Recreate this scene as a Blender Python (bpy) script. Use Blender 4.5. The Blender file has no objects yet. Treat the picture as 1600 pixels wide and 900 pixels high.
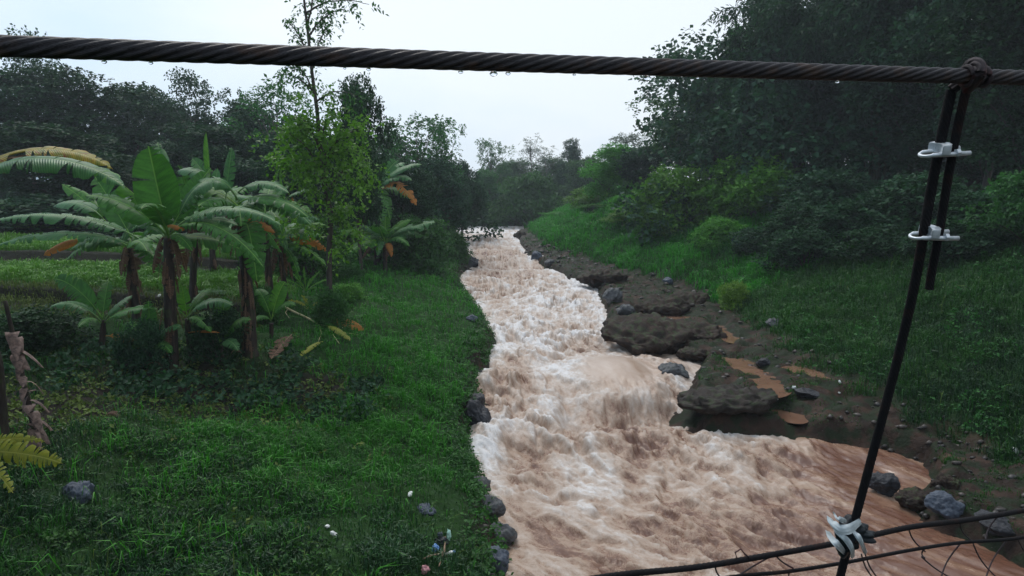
import bpy, bmesh, math, random
import numpy as np
from mathutils import Vector, noise as mnoise

random.seed(7)
RNG = np.random.default_rng(11)
scene = bpy.context.scene
COL = scene.collection
R = math.radians

# ------------------------------------------------------------------ camera
CAMZ = 7.0
F = 1142.0                       # focal length in pixels of the 1600 px wide photograph
PITCH = math.atan(150.0 / F)
cam_d = bpy.data.cameras.new('camera')
cam_d.sensor_width = 36.0
cam_d.lens = 36.0 * F / 1600.0
cam_d.clip_start = 0.05
cam_d.clip_end = 3000
cam = bpy.data.objects.new('camera', cam_d)
COL.objects.link(cam)
cam.location = (0, 0, CAMZ)
cam.rotation_euler = (math.pi / 2 - PITCH, 0, 0)
scene.camera = cam
cP, sP = math.cos(PITCH), math.sin(PITCH)


def P(px, py, D):
    """the point of the place seen at photo pixel (px, py), D metres ahead"""
    cx = (px - 800.0) / F
    cy = (450.0 - py) / F
    d = np.array([cx, cP + cy * sP, -sP + cy * cP])
    return np.array([0, 0, CAMZ]) + d * (D / d[1])


# ------------------------------------------------------------------ numpy noise
def _hash(ix, iy, seed):
    h = (ix.astype(np.uint32) * np.uint32(374761393)) + (iy.astype(np.uint32) * np.uint32(668265263)) + np.uint32((seed * 974634777 + 12345) & 0xffffffff)
    h = (h ^ (h >> np.uint32(13))) * np.uint32(1274126177)
    h = h ^ (h >> np.uint32(16))
    h = h * np.uint32(2246822519)
    return h ^ (h >> np.uint32(15))


def perlin(x, y, seed=0):
    x = np.asarray(x, float); y = np.asarray(y, float)
    x0 = np.floor(x); y0 = np.floor(y)
    fx = x - x0; fy = y - y0
    ix = x0.astype(np.int64); iy = y0.astype(np.int64)

    def g(dx, dy):
        a = _hash((ix + dx) & 0xffffffff, (iy + dy) & 0xffffffff, seed) * (2 * math.pi / 4294967296.0)
        return np.cos(a) * (fx - dx) + np.sin(a) * (fy - dy)
    u = fx * fx * fx * (fx * (fx * 6 - 15) + 10)
    v = fy * fy * fy * (fy * (fy * 6 - 15) + 10)
    return 1.4 * ((g(0, 0) * (1 - u) + g(1, 0) * u) * (1 - v) + (g(0, 1) * (1 - u) + g(1, 1) * u) * v)


def fbm(x, y, seed=0, o=4, gain=0.5):
    s = 0; a = 1.0; f = 1.0; t = 0
    for i in range(o):
        s = s + a * perlin(x * f, y * f, seed + i * 17)
        t += a; a *= gain; f *= 2.03
    return s / t


def ss(a, b, x):
    t = np.clip((np.asarray(x, float) - a) / (b - a), 0, 1)
    return t * t * (3 - 2 * t)


# ------------------------------------------------------------------ objects
def tag(o, label, cat, group=None, kind=None):
    o['label'] = label
    o['category'] = cat
    if group: o['group'] = group
    if kind: o['kind'] = kind
    return o


def struct(o, label, cat):
    return tag(o, label, cat, kind='structure')


def thing(name, label, cat, loc=(0, 0, 0), rz=0.0, group=None, scale=None):
    o = bpy.data.objects.new(name, None)
    COL.objects.link(o)
    o.empty_display_size = 0.3
    o.location = loc
    o.rotation_euler = (0, 0, rz)
    if scale is not None: o.scale = scale
    return tag(o, label, cat, group)


def make_mesh(name, V, faces, mat, attrs=None, uv=None, smooth=True):
    """V (n,3); faces: list of (k,3)/(k,4) int arrays; attrs: {name: per-vertex float}; uv: per-vertex (n,2)"""
    V = np.ascontiguousarray(V, dtype=np.float32)
    if isinstance(faces, np.ndarray): faces = [faces]
    faces = [np.asarray(f, dtype=np.int32) for f in faces if len(f)]
    me = bpy.data.meshes.new(name)
    me.vertices.add(len(V)); me.vertices.foreach_set('co', V.ravel())
    loops = np.concatenate([f.ravel() for f in faces])
    sizes = np.concatenate([np.full(len(f), f.shape[1], np.int32) for f in faces])
    starts = np.concatenate([[0], np.cumsum(sizes)[:-1]]).astype(np.int32)
    me.loops.add(len(loops)); me.loops.foreach_set('vertex_index', loops)
    me.polygons.add(len(sizes)); me.polygons.foreach_set('loop_start', starts)
    try:
        me.polygons.foreach_set('loop_total', sizes)
    except Exception:
        pass
    me.polygons.foreach_set('use_smooth', np.full(len(sizes), smooth))
    if attrs:
        for k, a in attrs.items():
            at = me.attributes.new(k, 'FLOAT', 'POINT')
            at.data.foreach_set('value', np.ascontiguousarray(a, dtype=np.float32))
    if uv is not None:
        l = me.uv_layers.new(name='UVMap')
        l.data.foreach_set('uv', np.ascontiguousarray(np.asarray(uv, dtype=np.float32)[loops]).ravel())
    me.materials.append(mat)
    me.update(calc_edges=True)
    me.validate()
    return me


def obj(name, me, parent=None, loc=None):
    o = bpy.data.objects.new(name, me)
    COL.objects.link(o)
    if parent is not None: o.parent = parent
    if loc is not None: o.location = loc
    return o


class MB:
    """collects pieces into one mesh"""
    def __init__(self):
        self.V = []; self.Fq = []; self.Ft = []; self.n = 0; self.U = []; self.A = []

    def add(self, V, q=None, t=None, uv=None, var=None):
        V = np.asarray(V, float)
        if q is not None and len(q): self.Fq.append(np.asarray(q) + self.n)
        if t is not None and len(t): self.Ft.append(np.asarray(t) + self.n)
        self.V.append(V)
        self.U.append(np.zeros((len(V), 2)) if uv is None else np.asarray(uv))
        self.A.append(np.zeros(len(V)) if var is None else np.broadcast_to(np.asarray(var, float), (len(V),)))
        self.n += len(V)

    def tube(self, pts, rad, seg=8, cap=True, var=None):
        pts = np.asarray(pts, float); n = len(pts)
        rad = np.broadcast_to(np.asarray(rad, float), (n,))
        T = np.gradient(pts, axis=0)
        T /= np.linalg.norm(T, axis=1)[:, None] + 1e-12
        ref = np.array([0, 0, 1.0]) if abs(T[:, 2]).mean() < 0.8 else np.array([1.0, 0, 0])
        S = np.cross(T, ref); S /= np.linalg.norm(S, axis=1)[:, None] + 1e-12
        N = np.cross(S, T)
        a = np.arange(seg) * 2 * math.pi / seg
        V = pts[:, None, :] + rad[:, None, None] * (np.cos(a)[None, :, None] * S[:, None, :] + np.sin(a)[None, :, None] * N[:, None, :])
        L = np.concatenate([[0], np.cumsum(np.linalg.norm(np.diff(pts, axis=0), axis=1))])
        uv = np.stack(np.broadcast_arrays((np.arange(seg) / seg)[None, :], L[:, None]), -1).reshape(-1, 2)
        i = np.arange(n - 1)[:, None]; j = np.arange(seg)[None, :]; j2 = (j + 1) % seg
        q = np.stack([i * seg + j, i * seg + j2, (i + 1) * seg + j2, (i + 1) * seg + j], -1).reshape(-1, 4)
        V = V.reshape(-1, 3)
        t = None
        if cap:
            b = len(V)
            V = np.concatenate([V, pts[:1], pts[-1:]])
            uv = np.concatenate([uv, [[0.5, 0]], [[0.5, L[-1]]]])
            jj = np.arange(seg); jn = (jj + 1) % seg
            t = np.concatenate([np.stack([np.full(seg, b), jn, jj], -1),
                                np.stack([np.full(seg, b + 1), (n - 1) * seg + jj, (n - 1) * seg + jn], -1)])
        self.add(V, q, t, uv, var)

    def build(self, name, mat, parent=None, smooth=True, loc=None, origin=None):
        V = np.concatenate(self.V)
        if origin is not None: V = V - np.asarray(origin)
        f = []
        if self.Fq: f.append(np.concatenate(self.Fq))
        if self.Ft: f.append(np.concatenate(self.Ft))
        me = make_mesh(name, V, f, mat, {'var': np.concatenate(self.A)}, np.concatenate(self.U), smooth)
        return obj(name, me, parent, loc)


# ------------------------------------------------------------------ materials
class NT:
    def __init__(self, name):
        self.m = bpy.data.materials.new(name)
        self.m.use_nodes = True
        self.t = self.m.node_tree
        self.t.nodes.clear()
        self.out = self.n('ShaderNodeOutputMaterial')

    def n(self, typ, **kw):
        nd = self.t.nodes.new(typ)
        for k, v in kw.items():
            if k in nd.inputs: self.put(nd.inputs[k], v)
            else: setattr(nd, k, v)
        return nd

    def put(self, sock, v):
        if hasattr(v, 'is_output'): self.t.links.new(v, sock)
        elif isinstance(v, bpy.types.Node): self.t.links.new(v.outputs[0], sock)
        elif isinstance(v, (tuple, list)) and len(v) == 3 and sock.type == 'RGBA': sock.default_value = (*v, 1)
        else: sock.default_value = v

    def attr(self, name):
        return self.n('ShaderNodeAttribute', attribute_name=name).outputs['Fac']

    def noise(self, scale, detail=4, vec=None, rough=0.55, dist=0.0):
        nd = self.n('ShaderNodeTexNoise')
        nd.inputs['Scale'].default_value = scale
        nd.inputs['Detail'].default_value = detail
        nd.inputs['Roughness'].default_value = rough
        nd.inputs['Distortion'].default_value = dist
        if vec is not None: self.put(nd.inputs['Vector'], vec)
        return nd.outputs['Fac']

    def obj_co(self):
        return self.n('ShaderNodeTexCoord').outputs['Object']

    def math(self, op, a, b=0.0, clamp=False):
        nd = self.n('ShaderNodeMath', operation=op, use_clamp=clamp)
        self.put(nd.inputs[0], a); self.put(nd.inputs[1], b)
        return nd.outputs[0]

    def mix(self, fac, a, b, blend='MIX'):
        nd = self.n('ShaderNodeMix', data_type='RGBA', blend_type=blend)
        self.put(nd.inputs['Factor'], fac)
        self.put(nd.inputs[6], a); self.put(nd.inputs[7], b)
        return nd.outputs[2]

    def ramp(self, fac, stops, interp='LINEAR'):
        nd = self.n('ShaderNodeValToRGB')
        cr = nd.color_ramp; cr.interpolation = interp
        while len(cr.elements) < len(stops): cr.elements.new(0.5)
        for e, (p, c) in zip(cr.elements, stops):
            e.position = p
            e.color = (*c, 1) if len(c) == 3 else c
        self.put(nd.inputs[0], fac)
        return nd.outputs[0]

    def sstep(self, fac, a, b):
        nd = self.n('ShaderNodeMapRange', interpolation_type='SMOOTHSTEP')
        self.put(nd.inputs['Value'], fac)
        nd.inputs['From Min'].default_value = a; nd.inputs['From Max'].default_value = b
        return nd.outputs[0]

    def bump(self, h, strength=0.5, dist=0.02, normal=None):
        nd = self.n('ShaderNodeBump')
        nd.inputs['Strength'].default_value = strength
        nd.inputs['Distance'].default_value = dist
        self.put(nd.inputs['Height'], h)
        if normal is not None: self.put(nd.inputs['Normal'], normal)
        return nd.outputs[0]

    def pbr(self, color, rough=0.6, normal=None, spec=0.5, metal=0.0, **kw):
        nd = self.n('ShaderNodeBsdfPrincipled')
        self.put(nd.inputs['Base Color'], color)
        self.put(nd.inputs['Roughness'], rough)
        self.put(nd.inputs['Specular IOR Level'], spec)
        self.put(nd.inputs['Metallic'], metal)
        if normal is not None: self.put(nd.inputs['Normal'], normal)
        for k, v in kw.items(): self.put(nd.inputs[k], v)
        return nd.outputs[0]

    def end(self, shader):
        self.t.links.new(shader, self.out.inputs['Surface'])
        return self.m


def leaf_mat(name, dark, light, trans=0.35, rough=0.45, spec=0.35, tcol=None, patch=0.25):
    t = NT(name)
    v = t.attr('var')
    rnd = t.n('ShaderNodeObjectInfo').outputs['Random']
    c = t.mix(v, dark, light)
    big = t.noise(patch, 2, t.n('ShaderNodeNewGeometry').outputs['Position'])
    hs = t.n('ShaderNodeHueSaturation')
    t.put(hs.inputs['Color'], c)
    t.put(hs.inputs['Value'], t.math('ADD', t.math('MULTIPLY', t.math('ADD', rnd, t.math('MULTIPLY', big, 1.6)), 0.35), 0.58))
    t.put(hs.inputs['Hue'], t.math('ADD', t.math('MULTIPLY', rnd, 0.03), 0.485))
    c = hs.outputs[0]
    s = t.pbr(c, rough, None, spec)
    if trans > 0:
        tr = t.n('ShaderNodeBsdfTranslucent')
        tc = t.mix(1.0, c, tcol or (.78, 1.0, 0.5), 'MULTIPLY')
        t.put(tr.inputs['Color'], tc)
        mx = t.n('ShaderNodeMixShader')
        mx.inputs[0].default_value = trans
        t.put(mx.inputs[1], s); t.put(mx.inputs[2], tr.outputs[0])
        s = mx.outputs[0]
    return t.end(s)


def bark_mat(name, a, b, scale=6.0):
    t = NT(name)
    co = t.obj_co()
    mp = t.n('ShaderNodeMapping'); t.put(mp.inputs['Vector'], co); mp.inputs['Scale'].default_value = (1, 1, 0.25)
    n = t.noise(scale, 6, mp.outputs[0], 0.65)
    c = t.ramp(n, [(0.3, a), (0.7, b)])
    return t.end(t.pbr(c, 0.85, t.bump(n, 0.6, 0.03), 0.3))


M = {}
M['leaf_deep'] = leaf_mat('deep green foliage', (.008, .030, .016), (.032, .095, .038), .25, .6, .14)
M['leaf_mid'] = leaf_mat('mid green foliage', (.014, .055, .016), (.060, .180, .040), .32, .55, .2)
M['leaf_fresh'] = leaf_mat('fresh green foliage', (.032, .13, .018), (.13, .34, .045), .42, .55, .2)
M['leaf_yellow'] = leaf_mat('yellow green foliage', (.055, .13, .012), (.20, .32, .032), .42)
M['leaf_lime'] = leaf_mat('lime green foliage', (.040, .135, .013), (.145, .33, .032), .45)
M['leaf_pale'] = leaf_mat('pale grey green foliage', (.05, .075, .06), (.12, .16, .12), .3)
M['grass'] = leaf_mat('bank grass', (.009, .044, .008), (.036, .140, .016), .28, .5, .3, patch=0.22)
M['grass_shade'] = leaf_mat('grass with painted shade', (.006, .026, .010), (.022, .080, .022), .22, .5, .3, patch=.3)  # green darkened so the blades carry the shade of the near banks
M['grass_lush'] = leaf_mat('lush grass', (.018, .095, .008), (.066, .27, .018), .38, .5, .3, patch=.3)
M['rice'] = leaf_mat('young rice', (.045, .135, .014), (.13, .27, .034), .3, .5, .3)
M['dry_grass'] = leaf_mat('dry stubble', (.05, .09, .02), (.14, .20, .045), .2, .7, .2)
M['bark'] = bark_mat('grey brown bark', (.022, .018, .016), (.085, .072, .06))
M['bark_pale'] = bark_mat('pale bark', (.05, .042, .035), (.16, .14, .115))
M['culm'] = bark_mat('bamboo culm', (.02, .03, .012), (.05, .06, .025), 3)


def banana_mat(name, ca, cb, rib, rough=0.42, trans=0.34, spot=None, spec=0.3):
    t = NT(name)
    uv = t.n('ShaderNodeUVMap').outputs[0]
    sx = t.n('ShaderNodeSeparateXYZ'); t.put(sx.inputs[0], uv)
    u, v = sx.outputs[0], sx.outputs[1]
    au = t.math('ABSOLUTE', t.math('SUBTRACT', u, 0.5))
    vv = t.math('SUBTRACT', v, t.math('MULTIPLY', au, 0.12))
    lines = t.math('SINE', t.math('MULTIPLY', vv, 420.0))
    cmb = t.n('ShaderNodeCombineXYZ'); t.put(cmb.inputs[0], t.math('MULTIPLY', u, 2.0)); t.put(cmb.inputs[1], t.math('MULTIPLY', vv, 14.0))
    t.put(cmb.inputs[2], t.n('ShaderNodeObjectInfo').outputs['Random'])
    band = t.noise(1.6, 4, cmb.outputs[0])
    c = t.mix(t.sstep(band, 0.3, 0.75), ca, cb)
    c = t.mix(t.math('MULTIPLY', t.math('ADD', lines, 1.0), 0.10), c, rib)
    if spot is not None:
        sc, lo, hi = spot
        blot = t.noise(3.2, 5, cmb.outputs[0], 0.65)
        edge = t.math('ADD', blot, t.math('MULTIPLY', au, 0.35))
        c = t.mix(t.sstep(edge, lo, hi), c, sc)
    c = t.mix(t.sstep(au, 0.022, 0.008), c, rib)
    h = t.math('ADD', t.math('MULTIPLY', lines, 0.4), t.math('MULTIPLY', band, 2.0))
    s = t.pbr(c, rough, t.bump(h, 0.5, 0.012), spec)
    tr = t.n('ShaderNodeBsdfTranslucent'); t.put(tr.inputs[0], t.mix(1.0, c, (1, 1, .5), 'MULTIPLY'))
    mx = t.n('ShaderNodeMixShader'); mx.inputs[0].default_value = trans
    t.put(mx.inputs[1], s); t.put(mx.inputs[2], tr.outputs[0])
    return t.end(mx.outputs[0])


M['ban'] = banana_mat('banana leaf', (.016, .098, .012), (.048, .215, .024), (.15, .34, .06), spot=((.20, .10, .02), .76, .9))
M['ban_blue'] = banana_mat('waxy banana leaf', (.018, .102, .024), (.056, .205, .058), (.16, .30, .10), rough=.42, trans=.26, spot=((.16, .09, .03), .74, .88), spec=.35)
M['ban_young'] = banana_mat('young banana leaf', (.035, .16, .015), (.09, .30, .03), (.22, .42, .07), trans=.45)
M['ban_yellow'] = banana_mat('yellowing banana leaf', (.12, .16, .012), (.42, .30, .018), (.4, .34, .05), trans=.3, spot=((.20, .06, .016), .58, .72))
M['ban_orange'] = banana_mat('orange dying banana leaf', (.36, .11, .02), (.42, .19, .03), (.4, .22, .05), trans=.3, rough=.6, spot=((.08, .03, .012), .70, .85))
M['ban_dry'] = banana_mat('dry banana leaf', (.055, .030, .02), (.17, .10, .065), (.22, .15, .10), rough=.8, trans=.15, spec=.2)
M['palm_lime'] = banana_mat('lime yellow frond', (.19, .24, .02), (.34, .34, .03), (.4, .4, .08), trans=.35)


def stem_mat():
    t = NT('banana stem')
    co = t.obj_co()
    mp = t.n('ShaderNodeMapping'); t.put(mp.inputs['Vector'], co); mp.inputs['Scale'].default_value = (1, 1, .12)
    n = t.noise(14, 5, mp.outputs[0], .7)
    n2 = t.noise(2.2, 3, co)
    c = t.ramp(n, [(.25, (.008, .007, .006)), (.5, (.028, .020, .016)), (.75, (.075, .058, .042))])
    c = t.mix(t.sstep(n2, .52, .68), c, (.035, .05, .018))
    return t.end(t.pbr(c, .7, t.bump(n, .7, .02), .3))


M['stem'] = stem_mat()


def cable_mat(name, a, b, rust=None, rough=.45):
    t = NT(name)
    n = t.noise(55, 5, t.obj_co(), .7)
    c = t.ramp(n, [(.3, a), (.72, b)])
    if rust:
        c = t.mix(t.sstep(t.noise(19, 5, t.obj_co()), .52, .70), c, rust)
    uv = t.n('ShaderNodeUVMap').outputs[0]
    sx = t.n('ShaderNodeSeparateXYZ'); t.put(sx.inputs[0], uv)
    w = t.math('SINE', t.math('ADD', t.math('MULTIPLY', sx.outputs[0], 2 * math.pi * 48), t.math('MULTIPLY', sx.outputs[1], -900.0)))
    h = t.math('ADD', t.math('MULTIPLY', w, .35), t.math('MULTIPLY', n, 1.5))
    return t.end(t.pbr(c, rough, t.bump(h, .45, .002), .35, 0.1))


M['cable'] = cable_mat('greased steel rope', (.009, .008, .011), (.034, .031, .038), (.045, .026, .020))
M['cable_rust'] = cable_mat('rusty rope', (.018, .014, .018), (.06, .045, .05), (.075, .022, .022), .65)
M['rod'] = cable_mat('dark hanger rope', (.004, .0038, .005), (.011, .010, .013), (.02, .009, .008), .85)


def zinc_mat():
    t = NT('galvanised steel')
    n = t.noise(40, 4, t.obj_co())
    c = t.ramp(n, [(.3, (.42, .46, .5)), (.7, (.72, .76, .8))])
    return t.end(t.pbr(c, t.math('ADD', t.math('MULTIPLY', n, .35), .3), t.bump(n, .35, .003), .5, .6))


M['zinc'] = zinc_mat()


def plain(name, a, b, rough=.6, scale=20, bump=.3, bd=.01, spec=.5):
    t = NT(name)
    n = t.noise(scale, 5, t.obj_co(), .6)
    return t.end(t.pbr(t.ramp(n, [(.3, a), (.7, b)]), rough, t.bump(n, bump, bd), spec))


M['cloth_white'] = plain('white plastic sheet', (.36, .42, .45), (.62, .67, .69), .45, 30, .3, .004)
M['cloth_dark'] = plain('black plastic sheet', (.006, .008, .012), (.016, .022, .028), .5, 25, .3, .004, .25)
M['white'] = plain('white litter', (.6, .62, .6), (.85, .86, .84), .45, 30)
M['blue'] = plain('blue plastic', (.10, .22, .5), (.18, .36, .66), .35, 30)
M['mint'] = plain('pale green plastic', (.35, .6, .52), (.5, .75, .66), .35, 30)
M['pink'] = plain('pink plastic', (.5, .22, .25), (.65, .32, .33), .45, 30)
M['wood'] = plain('weathered stick', (.16, .10, .06), (.33, .23, .15), .8, 30)
M['tarp'] = plain('blue grey tarpaulin', (.045, .075, .16), (.09, .14, .26), .5, 12, .4, .02)


def rock_mat(name, a, b, c3, moss=0.0, rough=.45):
    t = NT(name)
    co = t.obj_co()
    n = t.noise(3.5, 8, co, .65)
    n2 = t.noise(22, 5, co, .7)
    c = t.ramp(n, [(.3, a), (.55, b), (.78, c3)])
    c = t.mix(t.math('MULTIPLY', n2, .45), c, a, 'MIX')
    if moss:
        up = t.n('ShaderNodeSeparateXYZ'); t.put(up.inputs[0], t.n('ShaderNodeNewGeometry').outputs['Normal'])
        mk = t.math('MULTIPLY', t.sstep(up.outputs[2], .2, .9), t.sstep(t.noise(5, 4, co), .5, .6))
        c = t.mix(t.math('MULTIPLY', mk, moss), c, (.03, .05, .016))
    h = t.math('ADD', n, t.math('MULTIPLY', n2, .3))
    return t.end(t.pbr(c, t.math('ADD', t.math('MULTIPLY', n2, .35), rough - .12), t.bump(h, .9, .06), .3))


M['rock_dark'] = rock_mat('wet dark basalt', (.012, .013, .016), (.032, .034, .042), (.085, .088, .10))
M['rock_blue'] = rock_mat('blue grey stone', (.035, .045, .065), (.075, .095, .13), (.14, .165, .21))
M['rock_grey'] = rock_mat('grey river stone', (.035, .037, .042), (.10, .105, .115), (.24, .25, .27), .3)
M['rock_brown'] = rock_mat('brown muddy rock', (.009, .006, .005), (.036, .021, .014), (.085, .050, .034), .7, .75)


M['rock_gravel'] = rock_mat('gravelly dark ledge', (.008, .007, .006), (.030, .021, .016), (.070, .054, .045), .6, .7)


def terrain_mat():
    t = NT('earth')
    pos = t.n('ShaderNodeNewGeometry').outputs['Position']
    n = t.noise(1.3, 8, pos, .62)
    n2 = t.noise(9, 6, pos, .7)
    soil = t.ramp(n, [(.3, (.008, .007, .006)), (.6, (.022, .018, .014)), (.8, (.045, .035, .026))])
    turf = t.ramp(n2, [(.3, (.009, .026, .007)), (.7, (.024, .07, .014))])
    mud = t.ramp(n, [(.28, (.008, .006, .005)), (.48, (.036, .020, .013)), (.64, (.074, .040, .026)), (.80, (.16, .080, .048))])
    mud = t.mix(t.sstep(t.noise(2.1, 6, pos), .44, .56), mud, (.016, .028, .010))
    mud = t.mix(t.math('MULTIPLY', n2, .6), mud, (.018, .015, .014))
    c = t.mix(t.attr('turf'), soil, turf)
    c = t.mix(t.attr('mud'), c, mud)
    rough = t.math('SUBTRACT', .9, t.math('MULTIPLY', t.attr('mud'), t.math('MULTIPLY', n, .5)))
    h = t.math('ADD', n, t.math('MULTIPLY', n2, .35))
    return t.end(t.pbr(c, rough, t.bump(h, .9, .12), .12))


M['earth'] = terrain_mat()


def water_mat():
    t = NT('muddy flood water')
    pos = t.n('ShaderNodeNewGeometry').outputs['Position']
    uv = t.n('ShaderNodeUVMap').outputs[0]
    foam = t.attr('foam'); rough_w = t.attr('chop')
    mp = t.n('ShaderNodeMapping'); t.put(mp.inputs['Vector'], uv); mp.inputs['Scale'].default_value = (1.1, .85, 1)
    d1 = t.noise(1.9, 9, mp.outputs[0], .66, .5)
    d2 = t.noise(6.5, 7, mp.outputs[0], .68, .5)
    d3 = t.noise(38., 3, pos, .7)
    cf = t.math('ADD', t.math('MULTIPLY', rough_w, .75), .25)
    f = t.math('ADD', foam, t.math('MULTIPLY', t.math('MULTIPLY', t.math('SUBTRACT', d1, .5), 1.0), cf))
    f = t.math('ADD', f, t.math('MULTIPLY', t.math('MULTIPLY', t.math('SUBTRACT', d2, .5), .85), cf))
    f = t.math('ADD', f, t.math('MULTIPLY', t.math('MULTIPLY', t.math('SUBTRACT', d3, .5), .6), cf))
    c = t.ramp(f, [(.0, (.15, .070, .045)), (.17, (.26, .150, .100)), (.38, (.37, .255, .185)), (.58, (.45, .35, .285)), (.82, (.56, .50, .46)), (1.0, (.68, .66, .66))])
    g = t.math('ADD', t.math('MULTIPLY', d1, 1.0), t.math('MULTIPLY', d2, .45))
    g = t.math('ADD', g, t.math('MULTIPLY', d3, .08))
    g = t.math('MULTIPLY', g, t.math('ADD', rough_w, .12))
    nrm = t.bump(g, .7, .12)
    ro = t.math('ADD', .16, t.math('MULTIPLY', t.math('MINIMUM', t.math('MAXIMUM', f, 0.0), 1.0), .5))
    return t.end(t.pbr(c, ro, nrm, .5))


M['water'] = water_mat()


def puddle_mat():
    t = NT('standing mud water')
    n = t.noise(1.2, 3, t.obj_co())
    c = t.ramp(n, [(.3, (.16, .085, .055)), (.7, (.22, .125, .082))])
    return t.end(t.pbr(c, .12, None, .4))


M['puddle'] = puddle_mat()


def drop_mat():
    t = NT('water drop')
    return t.end(t.pbr((.9, .95, 1.0), .03, None, .5, **{'Transmission Weight': 1.0, 'IOR': 1.33}))


M['drop'] = drop_mat()

# ------------------------------------------------------------------ the lie of the land
WY = [-40, 14, 18, 22.5, 30, 58, 66, 75, 130, 300]
WZ = [0, 0, .03, .50, .62, .95, 1.45, 1.6, 2.0, 2.0]


def zw(y): return np.interp(y, WY, WZ)


def on_water(px, py, dz=0.0):
    lo, hi = 3.0, 260.0
    for _ in range(60):
        m = (lo + hi) / 2
        p = P(px, py, m)
        if p[2] > zw(m) + dz: lo = m
        else: hi = m
    return P(px, py, lo)


LE = [(790, 898), (787, 850), (770, 810), (750, 750), (732, 690), (752, 655), (750, 630), (745, 590), (765, 570), (775, 535), (752, 492), (728, 462),
      (717, 440), (733, 420), (738, 408), (724, 385), (716, 366)]
RE = [(1592, 886), (1520, 848), (1452, 826), (1418, 790), (1450, 750), (1436, 724), (1375, 703), (1300, 693), (1200, 686), (1130, 686), (1098, 672),
      (1080, 650), (1072, 608), (1097, 566), (1028, 547), (968, 541), (951, 515), (941, 482), (932, 452), (908, 444), (860, 421), (828, 408), (812, 382), (806, 366)]
LW = [on_water(*p)[:2] for p in LE]
RW = [on_water(*p)[:2] for p in RE]
LW = [np.array(p) for p in ((1.6, -40), (0.9, 3), (0.3, 8))] + LW
RW = [np.array(p) for p in ((16., -40), (13., 3), (10.6, 9))] + RW
yT = on_water(760, 354)[1]
POLY = np.array(LW + [np.array(p) for p in ((-9, yT - 14), (-45, yT - 8))] + [np.array(p) for p in ((-45, yT + 6), (-9, yT), (4.5, yT))] + RW[::-1])


def river_sd(x, y):
    """signed distance to the river's edge, negative in the water"""
    shp = np.shape(x)
    X = np.ravel(x).astype(float); Y = np.ravel(y).astype(float)
    out = np.empty(len(X))
    A = POLY; B = np.roll(POLY, -1, axis=0)
    for s in range(0, len(X), 60000):
        xs = X[s:s + 60000, None]; ys = Y[s:s + 60000, None]
        ex, ey = (B - A)[:, 0], (B - A)[:, 1]
        px, py = xs - A[:, 0], ys - A[:, 1]
        t = np.clip((px * ex + py * ey) / (ex * ex + ey * ey + 1e-12), 0, 1)
        d = np.sqrt(((px - t * ex) ** 2 + (py - t * ey) ** 2).min(1))
        c = ((A[:, 1] > ys) != (B[:, 1] > ys)) & (xs < ex * (ys - A[:, 1]) / (np.where(ey == 0, 1e-9, ey)) + A[:, 0])
        ins = c.sum(1) % 2 == 1
        out[s:s + 60000] = np.where(ins, -d, d)
    return out.reshape(shp)


LWa = np.array(LW); RWa = np.array(RW)
_ls = np.argsort(LWa[:, 1]); _rs = np.argsort(RWa[:, 1])


def x_left(y): return np.interp(y, LWa[_ls, 1], LWa[_ls, 0])
def x_right(y): return np.interp(y, RWa[_rs, 1], RWa[_rs, 0])
def x_mid(y): return .5 * (x_left(y) + x_right(y))


GL = [(1640, 752), (1500, 690), (1400, 640), (1280, 582), (1172, 515), (1082, 450), (992, 431), (926, 411), (855, 388), (826, 360)]
GW = np.array([on_water(*p, .5)[:2] for p in GL])
_gs = np.argsort(GW[:, 1])


def x_grass(y): return np.interp(y, GW[_gs, 1], GW[_gs, 0])


def paddy(x, y):
    """1 on the rice terraces behind the bananas"""
    return ss(22, 24, y) * (1 - ss(58, 60, y)) * (1 - ss(-9.5, -8, x + (y - 24) * .12))


def riser(y):
    s_ = 0
    for e in (25.3, 33.1, 42.1, 52.1): s_ = np.maximum(s_, ss(e - 2.0, e - 1.2, y) * (1 - ss(e + .5, e + 1.1, y)))
    return s_


def terraces(y): return .40 * (ss(25.2, 25.5, y) + ss(33, 33.3, y) + ss(42, 42.3, y) + ss(52, 52.3, y))


def is_left(x, y): return (x < x_mid(y)) & (y < yT - 10)


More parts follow.
